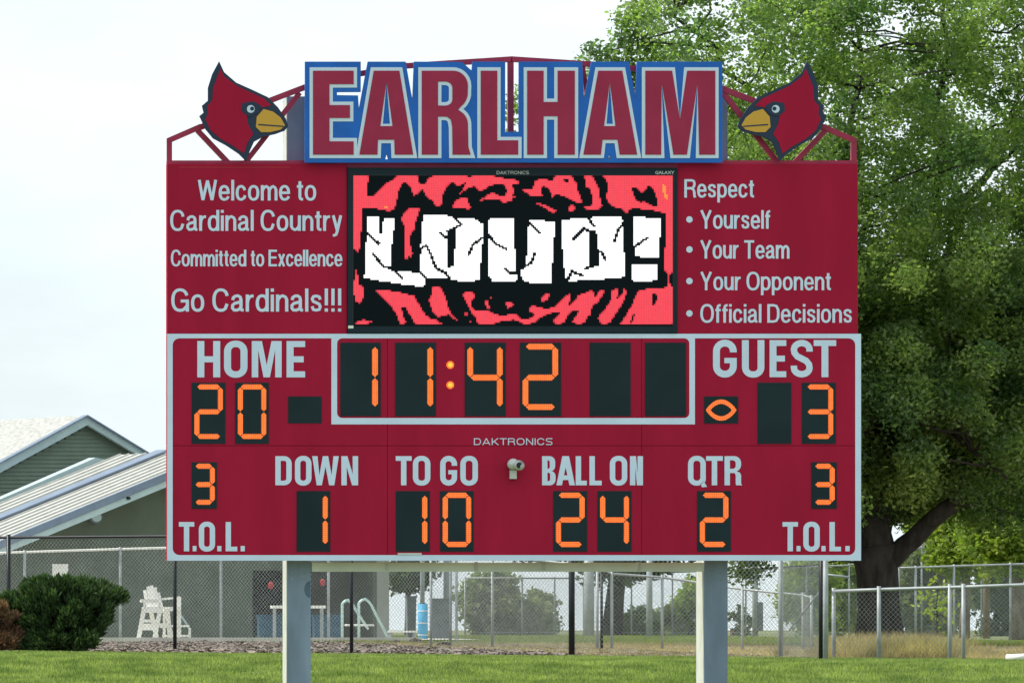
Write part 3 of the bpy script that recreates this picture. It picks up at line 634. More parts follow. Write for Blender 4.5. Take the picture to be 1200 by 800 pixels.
DARKS = ["T4 405,165 430,155 480,200 510,205 560,140 600,170 630,240 640,340 590,330 520,290 480,300 430,260 410,210", "B4 600,430 635,450 635,500 600,540 590,480", "T3 565,80 605,75 610,110 580,120", "B4 415,625 435,620 405,695 385,700"]
ORANGE = ["T4 685,130 710,140 735,265 715,270 690,190", "T1 325,330 350,335 345,358 325,352"]
WHITES = ["T1 165,430 295,430 280,480 300,490 330,450 415,455 410,540 395,640 385,800 B1 380,190 440,225 640,235 700,290 705,340 680,365 540,355 400,330 200,300 135,280 140,150 T1 150,720 155,610",
"T1 685,420 700,410 T2 0,408 120,415 240,430 290,440 440,450 500,490 525,500 525,640 510,800 B2 500,200 490,300 420,320 310,315 230,300 180,290 0,280 B1 720,275 650,220 650,120 670,50 T1 660,740 670,600",
"T2 580,460 600,445 T3 100,445 105,800 B3 115,190 130,310 0,325 B2 620,320 580,270 575,0",
"T3 240,460 475,480 480,610 460,640 465,800 B3 445,210 440,330 270,335 190,310 160,250 165,210 210,190 215,0 T3 215,800 230,700 230,540",
"T3 550,460 800,445 T4 40,440 290,425 320,480 320,700 B4 335,100 335,260 300,285 200,290 0,310 B3 750,310 610,315 575,270 560,100 550,0",
"T4 425,430 530,440 665,450 670,510 655,800 B4 645,95 500,90 425,80 430,40 T4 410,700 415,520", "B4 395,155 640,155 640,310 420,320 400,300"]
WHOLES = ["T2 190,580 270,560 270,640 260,800 B2 255,170 215,190 190,180 190,0", "T4 -5,555 70,560 75,640 80,720 90,770 B4 90,180 0,190 -5,190"]
CRACKS = ["T1 285,440 290,580", "T1 160,590 270,685", "B1 215,65 320,185 380,190 490,285", "T2 255,430 320,505 240,555 185,570", "T2 130,590 185,630", "T2 520,630 430,700 395,780", "T1 655,735 715,700 760,790 B2 60,130 90,200 180,240 215,300", "T2 580,610 650,690 745,735", "B3 10,200 60,245 140,240", "T3 245,500 335,580", "B3 290,60 260,140 160,205", "T3 645,650 750,545 800,565", "T4 0,460 50,520", "T4 315,500 270,560 240,665", "B4 85,30 120,50 155,115", "B3 600,310 640,225 740,265", "B3 765,200 800,190", "T4 420,720 545,630"]
CELL = 2.0; NXC, NYC = 187, 88; LX0, LY0 = 414.0, 206.0
gx = LX0 + (np.arange(NXC) + 0.5) * CELL; gy = LY0 + (np.arange(NYC) + 0.5) * CELL; GX, GY = np.meshgrid(gx, gy)
def inside(poly):
    r = np.zeros(GX.shape, bool); n = len(poly)
    for i in range(n):
        x1, y1 = poly[i]; x2, y2 = poly[(i + 1) % n]
        if y1 == y2: continue
        r ^= ((y1 > GY) != (y2 > GY)) & (GX < (x2 - x1) * (GY - y1) / (y2 - y1) + x1)
    return r
def near(line, t):
    r = np.zeros(GX.shape, bool)
    for (x1, y1), (x2, y2) in zip(line[:-1], line[1:]):
        d = max((x2 - x1) ** 2 + (y2 - y1) ** 2, 1e-6); u = np.clip(((GX - x1) * (x2 - x1) + (GY - y1) * (y2 - y1)) / d, 0, 1)
        r |= np.hypot(GX - x1 - u * (x2 - x1), GY - y1 - u * (y2 - y1)) < t
    return r
img = np.zeros(GX.shape, int)
for s in REDS: img[inside(Q(s))] = 1
for s in DARKS: img[inside(Q(s))] = 0
for s in ORANGE: img[inside(Q(s))] = 3
for s in WHITES: img[inside(Q(s))] = 2
for s in WHOLES: img[inside(Q(s))] = 0
for s in CRACKS: img[near(Q(s), 1.6)] = 0
edge = np.zeros(img.shape, int)
for a, b in ((0, 1), (0, -1), (1, 1), (1, -1)):
    edge = edge + (np.roll(img, b, a) == 0)
dim = (img == 1) & (edge >= 2)
img[dim] = 4
LM = {1: ('red_lamps', led_mat('led_red', (1.0, 0.052, 0.088), 1.04, 0.17, CELL * S0, 'XZ')), 2: ('white_lamps', led_mat('led_white', (1.0, 1.0, 1.0), 1.3, 0.08, CELL * S0, 'XZ')),
      3: ('orange_lamps', led_mat('led_orange', (1.0, 0.30, 0.05), 1.0, 0.15, CELL * S0)), 4: ('dim_red_lamps', led_mat('led_dim', (0.85, 0.02, 0.05), 0.85, 0.25, CELL * S0))}
scr = MB().box(bx(414), bx(788), YB - 0.0195, YB - 0.0178, bz(382), bz(206)).build('led_screen', mat('unlit_lamps', (0.006, 0.010, 0.014), 0.8, spec=0.05), DB)
yl = YB - 0.0215
for cls, (nm, mt) in LM.items():
    V = []; Fc = []
    for j in range(NYC):
        i = 0
        while i < NXC:
            if img[j, i] == cls:
                k = i
                while k < NXC and img[j, k] == cls: k += 1
                x0, x1 = bx(LX0 + i * CELL), bx(LX0 + k * CELL); z0, z1 = bz(LY0 + j * CELL), bz(LY0 + (j + 1) * CELL)
                q = len(V); V += [(x0, yl, z0), (x1, yl, z0), (x1, yl, z1), (x0, yl, z1)]; Fc.append((q, q + 3, q + 2, q + 1)); i = k
            else: i += 1
    link_mesh(nm, V, Fc, mt, DB)['kind'] = 'stuff'
# ---- name sign
def off_poly(p, d):
    """mitred offset; positive d grows a loop whatever its winding"""
    n = len(p); A = sum(p[i][0] * p[(i + 1) % n][1] - p[(i + 1) % n][0] * p[i][1] for i in range(n)); s = 1 if A > 0 else -1; out = []
    for i in range(n):
        a, b, c = p[i - 1], p[i], p[(i + 1) % n]
        def nr(u, v):
            dx, dy = v[0] - u[0], v[1] - u[1]; q = math.hypot(dx, dy) or 1; return (s * dy / q, -s * dx / q)
        n1, n2 = nr(a, b), nr(b, c); mx_, my_ = n1[0] + n2[0], n1[1] + n2[1]; q = mx_ * mx_ + my_ * my_
        if q < 0.12: k = d / 1.0; out.append((b[0] + mx_ * k, b[1] + my_ * k)); continue
        k = 2 * d / q; lim = 2.6 * abs(d); vx, vy = mx_ * k, my_ * k; l_ = math.hypot(vx, vy)
        if l_ > lim: vx, vy = vx / l_ * lim, vy / l_ * lim
        out.append((b[0] + vx, b[1] + vy))
    return out
T0, T1_ = 84.3, 182.4
A1 = [[(436.8,T0),(466.8,T0),(483,T1_),(461.4,T1_),(460.8,165),(441.8,165),(441.2,T1_),(420,T1_)], [(451.8,97.5),(458.8,149),(444.5,149)]]
A2 = [[(699.5,T0),(727.5,T0),(745,T1_),(724.5,T1_),(722,165),(704.5,165),(702.5,T1_),(682,T1_)], [(713,97.5),(719.5,149),(706.2,149)]]
Rr = [[(493,T0),(530,T0)] + arc(530,102,17,17.7,-80,0,6) + arc(530,109,17,20,10,58,5) + [(535.5,130)] + arc(531,147,16,17,-60,-5,5) + [(547.6,174),(550.2,T1_),(529,T1_),(528.6,150),(527,141.5),(522.5,138),(512,138),(512,T1_),(493,T1_)],
      [(512,97)] + arc(520.5,104,8.3,7,-90,0,4) + arc(520.5,118,8.3,7,0,90,4) + [(512,125)]]
LET = [[[(365.8,T0),(413.3,T0),(413.3,100),(385,100),(385,124.4),(409,124.4),(409,139.5),(385,139.5),(385,166.8),(413.3,166.8),(413.3,T1_),(365.8,T1_)]],
       A1, Rr, [[(562,T0),(581.3,T0),(581.3,165.6),(605.8,165.6),(605.8,T1_),(562,T1_)]],
       [[(616.3,T0),(635.5,T0),(635.5,120.8),(652,120.8),(652,T0),(672,T0),(672,T1_),(652,T1_),(652,137.5),(635.5,137.5),(635.5,T1_),(616.3,T1_)]],
       A2, [[(754.5,T0),(785.8,T0),(795,141),(803.4,T0),(836.3,T0),(836.3,T1_),(817.5,T1_),(815.6,98),(803.2,T1_),(787.4,T1_),(773.6,98),(773,T1_),(754.5,T1_)]]]
blue = [(356.5,73.5),(421.8,73.5),(421.8,108.8),(394,109),(394,112.6),(418.6,113),(419.6,129),(430,73.5),(474.2,73.5),(482.3,118.5),(484,73.5),(540,73.9),(551.6,84),(552.5,73.5),(590.8,73.5),(590.8,155.5),(606.8,155.5),(606.8,73.5),
        (680.7,73.5),(683,117.5),(691.8,73.5),(735.5,73.5),(743.2,115.5),(745,73.5),(844.8,73.5),(844.8,191.5),(356.5,191.5)]
NS = plate('name_sign', [blue, [(452.2,181),(453.9,187.6),(450.5,187.6)], [(713,181),(714.7,187.6),(711.3,187.6)]], 59.90, 0.05, M['sign_blue'], SB)
for k, c in enumerate(LET):
    g = plate('letter_outline', [off_poly(c[0], 4.0)] + [off_poly(h, -2.6 if k in (1, 5) else -4.0) for h in c[1:]], 59.893 - 0.0007 * (k % 2), 0.0063, M['sign_grey'], NS)
    plate('letter', c, 59.886, 0.0055, M['sign_red'], NS)
# ---- bird emblems (a plain red bird head with crest)
def bird(fx):
    f = lambda pts: [(fx(x), y) for x, y in pts]
    out = [(256,73),(262,86),(276,98),(296,107),(313,115),(325,127),(334,140),(337,149),(333,154),(322,158),(308,161),(297,167),(292,178),(288,190),(279,181),(264,171),(249,163),(240,152),(235,141),(233,137),(238,133),(236,125),(243,119),(243,104),(248,88)]
    e = plate('bird_emblem', [f(out)], 59.90, 0.05, M['navy'], SB)
    red = [(257.5,82),(262,91),(277,102),(296,111),(309,117),(317,125),(306,127),(297,127),(288,136),(290,147),(296,158),(289,168),(285,181),(274,173),(258,164),(246,154),(240,141),(243,134),(242,126),(248,119),(249,104)]
    plate('head_patch', [f(red)], 59.894, 0.0055, M['red'], e)
    beak = [(308,129)] + [(319,132),(328,139),(333,148),(328,153),(316,156),(305,156),(299,150),(300,138)]
    b_ = plate('beak', [f(beak)], 59.892, 0.0075, M['gold'], e)
    plate('beak_line', [f([(302,146.4),(331,148.6),(331,150),(302,148)])], 59.889, 0.0025, M['navy'], e)
    plate('eye_patch', [f([(283,122),(296,120),(305,125),(302,134),(290,138),(282,131)])], 59.8905, 0.003, M['navy'], e)
    plate('eye', [f(disc(293, 129, 4.6, 12))], 59.888, 0.002, M['sign_grey'], e)
    plate('pupil', [f(disc(294.5, 128.6, 2.4, 10))], 59.886, 0.0017, M['navy'], e)
bird(lambda x: x); bird(lambda x: 1200 - x)
# ---- truss
def tb(x0, y0, x1, y1, wpx=6.2, yc=60.09, dp=0.06):
    MB().bar((bx(x0), yc, bz(y0)), (bx(x1), yc, bz(y1)), wpx * S0, dp, (0, 1, 0)).build('truss_bar', M['red_truss'], SB)
for mfn in (lambda x: x, lambda x: 1201 - x):
    tb(mfn(199), 189, mfn(199), 162, yc=60.09); tb(mfn(197), 164.5, mfn(236), 147.5, yc=60.085); tb(mfn(234), 149, mfn(358), 101.5, yc=60.088, wpx=6.6)
    tb(mfn(356), 102, mfn(422), 85, yc=60.086); tb(mfn(421), 86, mfn(478), 76, yc=60.089); tb(mfn(477), 76.5, mfn(601), 68.6, yc=60.087)
    tb(mfn(232), 152, mfn(268), 190, yc=60.094); tb(mfn(352), 108, mfn(288), 190, yc=60.096); tb(mfn(517), 76, mfn(500), 190, 5, yc=60.097)
tb(599.5, 71, 599.5, 190, 7, yc=60.099)
MB().box(bx(196), bx(1005.5), 60.05, 60.20, bz(192) + 0.002, bz(187.6)).box(bx(406.8), bx(793.8), 60.03, 60.18, bz(196.4), bz(192)).build('truss_chord', M['red_truss'], SB)
# ---- horn loudspeaker on the face
HC = Vector((bx(603), 59.9, bz(545)))
hs = MB().tube([HC + Vector((-0.03, 0.098, 0.01)), HC + Vector((-0.03, -0.02, 0.01))], [0.055, 0.062], 14).build('horn_speaker', M['alu'], SB, True)
MB().tube([HC + Vector((0.022, 0.02, -0.005)), HC + Vector((0.026, -0.06, -0.005)), HC + Vector((0.03, -0.075, -0.005)), HC + Vector((0.029, -0.05, -0.005))], [0.035, 0.05, 0.058, 0.036], 14).build('horn_mouth', M['alu'], hs, True)
MB().tube([HC + Vector((0.030, -0.0765, -0.005)), HC + Vector((0.030, -0.0775, -0.005))], 0.034, 12).build('mouth_opening', M['blacksteel'], hs)
MB().box(HC.x - 0.06, HC.x + 0.015, 59.93, 59.99, HC.z - 0.15, HC.z - 0.055).build('mounting_foot', M['alu'], hs)
# ------------------------------------------------------------ chain-link fences
def wires(mb, P0, P1, T0, T1, pitch, wd):
    """diagonal wires woven over the bay with bottom corners P0,P1 and top corners T0,T1"""
    Lh = (P1 - P0).length; H0 = (T0 - P0).length
    def pt(s, t): a = P0.lerp(P1, s / Lh); b = T0.lerp(T1, s / Lh); return a.lerp(b, t / H0)
    nrm = (P1 - P0).cross(Vector((0, 0, 1))).normalized()
    for sg in (1, -1):
        k = -H0
        while k < Lh + H0:
            # line s = k + t (sg=1) or s = k + H0 - t
            lo, hi = max(0, -k), min(H0, Lh - k)
            if hi - lo > 0.02:
                a = (k + lo, lo if sg == 1 else H0 - lo); b = (k + hi, hi if sg == 1 else H0 - hi)
                A, B = pt(*a) + nrm * (0.003 * sg), pt(*b) + nrm * (0.003 * sg); d = (B - A).normalized(); u = d.cross(nrm) * (wd / 2); v = nrm * (wd / 2)
                mb.add([A + u + v * .6, A - u + v * .6, A - v, B + u + v * .6, B - u + v * .6, B - v], [(0, 3, 4, 1), (1, 4, 5, 2), (2, 5, 3, 0)])
            k += pitch
def fence(name, label, posts, mp, mr, mw, rpost=0.03, rrail=0.021, pitch=0.0718, wd=0.004, bottom=0.05, mid=None, top=True, group=None, capm=None, postr=None):
    p0 = GP(posts[0][0], posts[0][1]); t = thing(name, label, 'fence', p0, group)
    B = []; T = []
    for i, (px, Y, py) in enumerate(posts):
        g = GP(px, Y); tp = W(px, py, Y); B.append(g); T.append(tp); r = postr[i] if postr else rpost
        MB().tube([g - Vector((0, 0, .3)), tp + Vector((0, 0, 0.05))], r, 8).build('post', mp, t, True)
    if top: MB().tube(T, rrail, 6).build('top_rail', mr, t, True)
    if mid is not None:
        MB().tube([b.lerp(a, mid) for a, b in zip(T, B)], rrail, 6).build('mid_rail', mr, t, True)
    m_ = MB()
    for i in range(len(B) - 1):
        wires(m_, B[i] + Vector((0, 0, bottom)), B[i + 1] + Vector((0, 0, bottom)), T[i], T[i + 1], pitch, wd)
    o = m_.build('wire_mesh', mw, t); o['kind'] = 'stuff'
    return t
fence('black_fence', 'black framed chain link fence nearest the board, running across behind its posts', [(-190, 91, 629), (10, 88, 629.5), (205, 86, 628), (412, 83.5, 628), (670, 80, 628), (963, 77.5, 632)],
      M['blacksteel'], M['blacksteel'], M['wire'], 0.034, 0.022, 0.0718, 0.0042, 0.03, postr=[.03, .035, .03, .03, .046, .044])
fence('pool_fence', 'grey chain link fence along the white kerb in front of the pool house', [(-86, 131, 651), (29, 131, 646.5), (141, 131, 643), (259, 131, 640), (385, 131, 640), (505, 131, 640), (535, 131, 650)],
      M['galv'], M['whitep'], M['wire'], 0.034, 0.028, 0.0718, 0.0038, 0.05)
fence('gate_side_fence', 'grey chain link fence from the thick posts in the middle across to the right', [(505, 104, 650), (528, 104, 650), (577, 102, 650), (700, 97, 664), (717, 97, 672), (776, 97, 676), (870, 96, 690), (941, 95, 697), (951, 94, 700)],
      M['galv'], M['galv'], M['wire'], 0.026, 0.022, 0.0718, 0.004, 0.05)
t = fence('grey_gate', 'tall grey chain link gate between light posts beside the black corner post', [(915, 80, 628), (967.5, 77.3, 628)], M['galv'], M['galv'], M['wire'], 0.038, 0.022, 0.0718, 0.004, 0.08)
MB().tube([W(925, 738, 79.8), W(960, 694, 79.2)], 0.018, 6).build('brace', M['galv'], t, True)
MB().tube([W(968, 673, 79), W(995, 676, 79)], 0.018, 6).build('latch_arm', M['galv'], t, True)
fence('low_fence', 'low grey chain link fence with white top rail in front of the big tree', [(977, 79.5, 692.5), (1030, 79, 690.5), (1113, 78.6, 688), (1129, 78.4, 687.5), (1210, 78, 684.5), (1300, 77.5, 682)],
      M['galv'], M['galv'], M['wire'], 0.03, 0.026, 0.0718, 0.004, 0.05)
fence('far_fence', 'pale railed chain link fence behind the big tree trunk', [(1053, 150, 665), (1073, 150, 664.6), (1118, 150, 663), (1184, 150, 661), (1250, 150, 659)],
      M['galv'], M['galv'], M['wire'], 0.032, 0.03, 0.09, 0.005, 0.05)
fence('court_fence', 'tall faint chain link fence far behind, above the pale railed fence', [(545, 185, 677), (612, 185, 677), (650, 185, 677), (684, 185, 677), (740, 185, 674), (788, 185, 670), (874, 185, 667), (945, 185, 664), (995, 185, 662), (1080, 185, 641), (1150, 185, 641), (1230, 185, 641)],
      M['galv'], M['galv'], M['wire'], 0.03, 0.03, 0.10, 0.006, 0.05)
# poles
def pole(px, Y, top, r, m, label, extra=None):
    g = GP(px, Y); t = thing('pole', label, 'pole', g)
    MB().tube([g - Vector((0, 0, .3)), W(px, top, Y)], [r, r * .85], 10).build('shaft', m, t, True)
    MB().tube([W(px, top, Y), W(px, top, Y) + Vector((0, 0, .05))], [r * .95, r * .5], 10).build('cap', M['galv'], t, True)
    if extra: MB().box(*extra).build('switch_box', M['tank'], t)
    return t
pole(761, 170, 640, 0.11, M['galv'], 'thick pale pole seen under the board left of its right post')
c = W(888.5, 722, 170); pole(885, 170, 630, 0.10, M['galv'], 'pale pole with a long dark box, right of the right board post', (c.x - .08, c.x + .12, 169.8, 169.98, c.z - .45, c.z + .45))
pole(1156, 178, 634, 0.12, M['wood'], 'brown wooden pole standing behind the low fence at the right')
pole(690, 175, 640, .19, M['galv'], 'thick pale grey pole just left of the leaning tree trunk')
pole(705, 95, 668, .028, M['blacksteel'], 'thin black post right of the thick black fence post')
pole(495, 150, 600, 0.07, M['galv'], 'slim pale pole behind the blue foam roll')
pole(524, 150, 600, 0.12, M['galv'], 'thick pale pole right of the dark bins')
# ------------------------------------------------------------ pool house
PH = R(34); Gd = Vector((math.cos(PH), math.sin(PH), 0)); Rd = Vector((-math.sin(PH), math.cos(PH), 0))
HA = W(195, 740, 140)
def onp(px, py, v):
    """point of the house's gable-parallel plane at depth v behind the front rake, seen at photo pixel (px,py)"""
    d = Vector((px - CX, F, CY - py)); o = Vector((0, 0, ZE)); P = HA + Rd * v
    return o + d * ((P - o).dot(Rd) / d.dot(Rd))
PHs = thing('pool_house', 'green grey pool house with pale metal roof and open bay, left behind the fence', 'building', (HA.x, HA.y, gz(140)))
def hp(name, pts, v, th, m, parent=PHs, v2=None):
    return MB().prism([pts], lambda a, b: onp(a, b, v), Rd * th).build(name, m, parent)
def rake(x): return 527 + 0.411 * (267 - x) if x <= 267 else 527 + 0.42 * (x - 267)
# roof slab left and right
XL = -120
hp('roof_slab', [(XL, rake(XL)), (267, 527), (480, rake(480)), (480, rake(480) + 6), (267, 533), (XL, rake(XL) + 6)], 0, 4.7, M['metalroof'])
m_ = MB()
for i in range(13):
    v = 0.12 + i * 0.37
    if 2.45 < v < 3.1: continue
    a0, a1 = onp(XL, rake(XL), 0) + Rd * v, onp(266, 527.2, 0) + Rd * v
    m_.bar(a0 + Vector((0, 0, .02)), a1 + Vector((0, 0, .02)), 0.035, 0.028, Rd)
o = m_.build('seam_rib', M['metalroof'], PHs); o['kind'] = 'stuff'
a0, a1 = onp(XL, rake(XL), 0) + Rd * 2.78, onp(267, 526.6, 0) + Rd * 2.78
MB().bar(a0 + Vector((0, 0, .05)), a1 + Vector((0, 0, .05)), 0.05, 0.5, Rd).build('roof_flashing', M['flash'], PHs)
hp('rake_gutter', [(XL, rake(XL) - 3), (267, 524), (480, rake(480) - 3), (480, rake(480) + 5.5), (267, 533), (XL, rake(XL) + 5.5)], -0.1, 0.095, M['flash'])
hp('rake_fascia', [(XL, rake(XL) + 5.8), (267, 533.3), (480, rake(480) + 5.8), (480, rake(480) + 13.5), (267, 541), (XL, rake(XL) + 13.5)], -0.02, 0.09, M['fascia'])
# front wall with open bay
base = 762
hp('front_wall', [(-120, base), (-120, rake(-120) + 11), (267, 539), (455, rake(455) + 14), (455, 765), (437, 765), (437, 668), (296, 668), (296, base)], 0.9, 0.2, M['wall'])
hp('corner_pillar', [(442, 765), (442, rake(442) + 14), (456, rake(456) + 14), (456, 765)], 0.86, 0.035, mat('pillar_paint', (0.33, 0.34, 0.30), 0.7, var=0.06))
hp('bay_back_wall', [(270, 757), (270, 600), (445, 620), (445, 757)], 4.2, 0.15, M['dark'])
hp('bay_side_wall', [(440, 764), (440, 600), (452, 600), (452, 764)], 1.12, 3.0, M['wall'])
hp('bay_left_wall', [(286, 764), (286, 600), (295.5, 600), (295.5, 764)], 1.12, 3.0, M['wall'])
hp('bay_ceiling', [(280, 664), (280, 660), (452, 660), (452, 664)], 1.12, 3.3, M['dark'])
def hdisc(cx, cy, r): return disc(cx, cy, r, 16)
lt = hp('round_wall_light', hdisc(113, 606, 7.6), 0.78, 0.11, M['tank']); hp('light_glass', hdisc(113.4, 605.6, 5.6), 0.76, 0.018, M['fascia'], lt)
hp('rake_spotlight', hdisc(151.5, 583.5, 1.8), -0.09, 0.065, M['blacksteel'])
# rear wing: shed fascia, siding gable, shingle roof
def rk3(x): return 536.5 + 0.437 * (112 - x)
hp('wing_wall', [(-120, 700), (-120, rk3(-120) + 7), (112, 543), (125, 543.5), (170, 545), (190, 570)], 5.3, 0.2, M['flash'])
hp('wing_fascia', [(-120, rk3(-120) - 1), (112, 536), (126, 538.5), (126, 541), (112, 543), (-120, rk3(-120) + 7)], 4.95, 0.3, M['fascia'])
ax, ay = 103, 487.5
def rkB(x, o=0): return (ay + 0.543 * (ax - x) if x < ax else ay + 0.612 * (x - ax)) + o
hp('gable_wall', [(-120, 640), (-120, rkB(-120, 9)), (ax, ay + 9), (215, rkB(215, 9)), (215, 640)], 8.0, 0.2, M['siding'])
m_ = MB(); y = 500.0
while y < 600:                                   # overlapping clapboards
    xl = max(-110, ax - (y - ay - 9) / 0.543 - 2); xr = min(205, ax + (y - ay - 9) / 0.612 + 2)
    a, b, c_, d = onp(xl, y, 7.93), onp(xr, y, 7.93), onp(xr, y + 4.7, 7.90), onp(xl, y + 4.7, 7.90)
    e_, f_ = onp(xl, y + 4.7, 7.99), onp(xr, y + 4.7, 7.99)
    m_.add([a, b, c_, d, e_, f_], [(0, 3, 2, 1), (3, 4, 5, 2)]); y += 4.75
o = m_.build('clapboard', M['siding'], PHs); o['kind'] = 'stuff'
hp('gable_fascia', [(-120, rkB(-120, 0)), (ax, ay), (215, rkB(215, 0)), (215, rkB(215, 9)), (ax, ay + 10), (-120, rkB(-120, 11))], 7.6, 0.12, M['fascia'])
hp('drip_edge', [(-120, rkB(-120, -1.6)), (ax, ay - 1.7), (215, rkB(215, -1.6)), (215, rkB(215, 0) - .1), (ax, ay - .1), (-120, rkB(-120, -.1))], 7.5, 0.22, M['flash'])
hp('shingle_roof', [(-120, rkB(-120, -1)), (ax, ay - 1), (215, rkB(215, -1)), (215, rkB(215, 5)), (ax, ay + 5), (-120, rkB(-120, 5))], 7.73, 14, M['shingle'])
# things in and by the bay
def boxthing(name, label, cat, px0, px1, py0, Y, dep, m, top=None, group=None):
    x0, x1 = WX(px0, Y), WX(px1, Y); g = gz(Y) + 0.1; z1 = ZE + (CY - py0) * Y / F
    t = thing(name, label, cat, ((x0 + x1) / 2, Y + dep / 2, g), group)
    MB().prism([[(x0 + .02, g), (x1 - .02, g), (x1, z1), (x0, z1)]], lambda a, b: (a, Y, b), (0, dep, 0)).build('body', m, t)
    MB().box(x0 - .02, x1 + .02, Y - .02, Y + dep + .02, z1 + 0.002, z1 + .05).build('lid', top or m, t)
    return t
boxthing('storage_bin', 'blue storage bin left of the left board post, inside the open bay', 'bin', 303, 334, 722, 136.5, .6, M['bluep'])
boxthing('storage_bin', 'blue storage bin right of the left board post, inside the open bay', 'bin', 368, 401, 722, 137.5, .6, M['bluep'])
boxthing('waste_bin', 'dark grey waste bin behind the slim pale pole and foam roll', 'bin', 506, 530, 703, 136, .5, M['tank'])
boxthing('waste_bin', 'dark grey bin left of the blue foam roll', 'bin', 477, 488, 700, 150, .5, M['tank'])
t = thing('work_table', 'narrow white topped table passing behind the left board post', 'table', (WX(350, 135.5), 135.8, gz(135) + .1))
x0, x1 = WX(319, 135.5), WX(382, 135.5); z1 = W(0, 709, 135.5).z
MB().box(x0, x1, 135.5, 136.1, z1 - .07, z1).build('table_top', M['whitep'], t)
for x in (x0 + .08, x1 - .08):
    for y in (135.55, 136.05): MB().bar((x, y, gz(135) + .1), (x, y, z1 - .072), .04, .04).build('leg', M['galv'], t)
for px, py in ((317.5, 685.5), (378, 682)):
    c = W(px, py, 138.4); t = thing('ring_buoy', 'red rescue float hung in the open bay, ' + ('left' if px < 350 else 'right') + ' of the left board post', 'float', c)
    pts = [c + Vector((.035 * math.cos(a), 0, .06 * math.sin(a))) for a in [2 * math.pi * i / 12 for i in range(13)]]
    MB().tube(pts, .035, 6, False).build('ring', M['redp'], t, True); MB().tube([c + Vector((0, .02, .12)), c + Vector((.03, .02, .32))], .006, 5).build('cord', M['blacksteel'], t)
# ladder rails
t = thing('pool_handrails', 'pair of pale curved pool handrails beside the thin black fence post', 'handrail', (WX(420, 136), 136, gz(136) + .1))
for i, (a, tp, pk, e) in enumerate((((401, 749), (401, 707), (408, 702.5), (431, 736)), ((420.5, 749), (420.5, 706), (428, 701.5), (456, 749)))):
    P = [W(a[0], a[1], 134.5 + .3 * i), W(tp[0], tp[1], 134.5 + .3 * i)] + [W(tp[0] + (pk[0] - tp[0]) * k, tp[1] - (tp[1] - pk[1]) * math.sin(k * 1.57), 134.5 + .3 * i) for k in (.3, .6, 1)] + [W(pk[0] + (e[0] - pk[0]) * .2, pk[1] + 4.5, 134.6 + .3 * i), W(e[0], e[1], 135.4)]
    MB().tube(P, .034, 8).build('rail', mat('pale_tube', (0.45, 0.62, 0.60), 0.35, 0.3), t, True)
MB().tube([W(404, 732, 134.7), W(438, 732, 135)], .025, 6).build('cross_bar', M['whitep'], t, True)
t = thing('foam_roll', 'bright light blue foam roll standing upright beside the slim pole', 'foam roll', GP(495.5, 133.5))
MB().tube([GP(495.5, 133.5) + Vector((0, 0, .1)), W(495.5, 707, 133.5)], [.125, .12], 12).build('roll', M['cyan'], t, True)
for k in range(3): MB().tube([W(495.5, 715 + 14 * k, 133.5), W(495.5, 716 + 14 * k, 133.5)], .129, 12).build('strap', M['whitep'], t, True)
MB().tube([W(495.5, 706.9, 133.5), W(495.5, 706.2, 133.5)], .09, 12).build('end_cap', M['bluep'], t)
t = thing('bench', 'low pale bench between the pool handrails and the foam roll', 'bench', GP(472, 140))
MB().box(WX(456, 140), WX(489, 140), 140, 140.4, W(0, 740.5, 140).z, W(0, 738.5, 140).z).build('seat', M['whitep'], t)
for px in (459, 486): MB().box(WX(px, 140) - .03, WX(px, 140) + .03, 140.05, 140.35, gz(140), W(0, 740.6, 140).z).build('leg', M['galv'], t)
# small white notice on the fence
c = W(70.5, 668.5, 130.9); t = thing('notice_board', 'small blank white notice on the pool fence above the shrub', 'sign', c)
MB().box(c.x - .19, c.x + .19, 130.86, 130.875, c.z - .165, c.z + .165).build('board', M['whitep'], t)
for dx in (-.14, .14): MB().box(c.x + dx - .02, c.x + dx + .02, 130.876, 130.96, c.z + .10, c.z + .13).build('tie', M['galv'], t)
# lifeguard chair
YC = 129.6; t = thing('lifeguard_chair', 'tall white lifeguard chair with rounded back, left of the black fence post', 'chair', (WX(182, YC), YC + .4, gz(YC) + .1))
def wb(name, a, b, wd, dp, parent=t, m=None): return MB().bar(a, b, wd, dp, (0, 1, 0)).build(name, m or M['whitep'], parent)
G_ = 753
for (xb, xt, yy) in ((161.5, 169, 0), (180, 188, 0), (185, 176, .75), (200, 196, .75)):
    wb('leg', W(xb, G_, YC + yy), W(xt, 712, YC + yy * .8), .10, .07)
for y, x0_, x1_, th in ((714.5, 166, 191, .12), (734, 166, 183, .16), (727, 167, 186, .07)): wb('cross_board', W(x0_, y, YC - .045), W(x1_, y, YC - .045), th, .02)
wb('cross_board', W(187, 732.5, YC + .6), W(197, 732.5, YC + .6), .11, .03)
MB().box(WX(168, YC), WX(191, YC), YC - .03, YC + .62, W(0, 713, YC).z, W(0, 711, YC).z).build('seat', M['whitep'], t)
MB().box(WX(164.5, YC), WX(186, YC), YC - .05, YC + .05, W(0, 705.5, YC).z, W(0, 701.5, YC).z).build('arm_rest', M['whitep'], t)
MB().box(WX(165.5, YC), WX(190, YC), YC + .52, YC + .62, W(0, 705, YC).z, W(0, 702.5, YC).z).build('arm_rest', M['whitep'], t)
for k in range(5):                                  # slatted fan back leaning away
    x = 169.5 + k * 4.0; tp = (691, 686.8, 685.6, 688, 694)[k]
    MB().bar(W(x + 3.6, 711, YC + .5), W(x, tp, YC + .62), .082, .022, (0, 1, 0)).build('back_slat', M['whitep'], t)
for px in (169, 187): wb('arm_post', W(px, 711, YC), W(px, 705.4, YC), .05, .05)
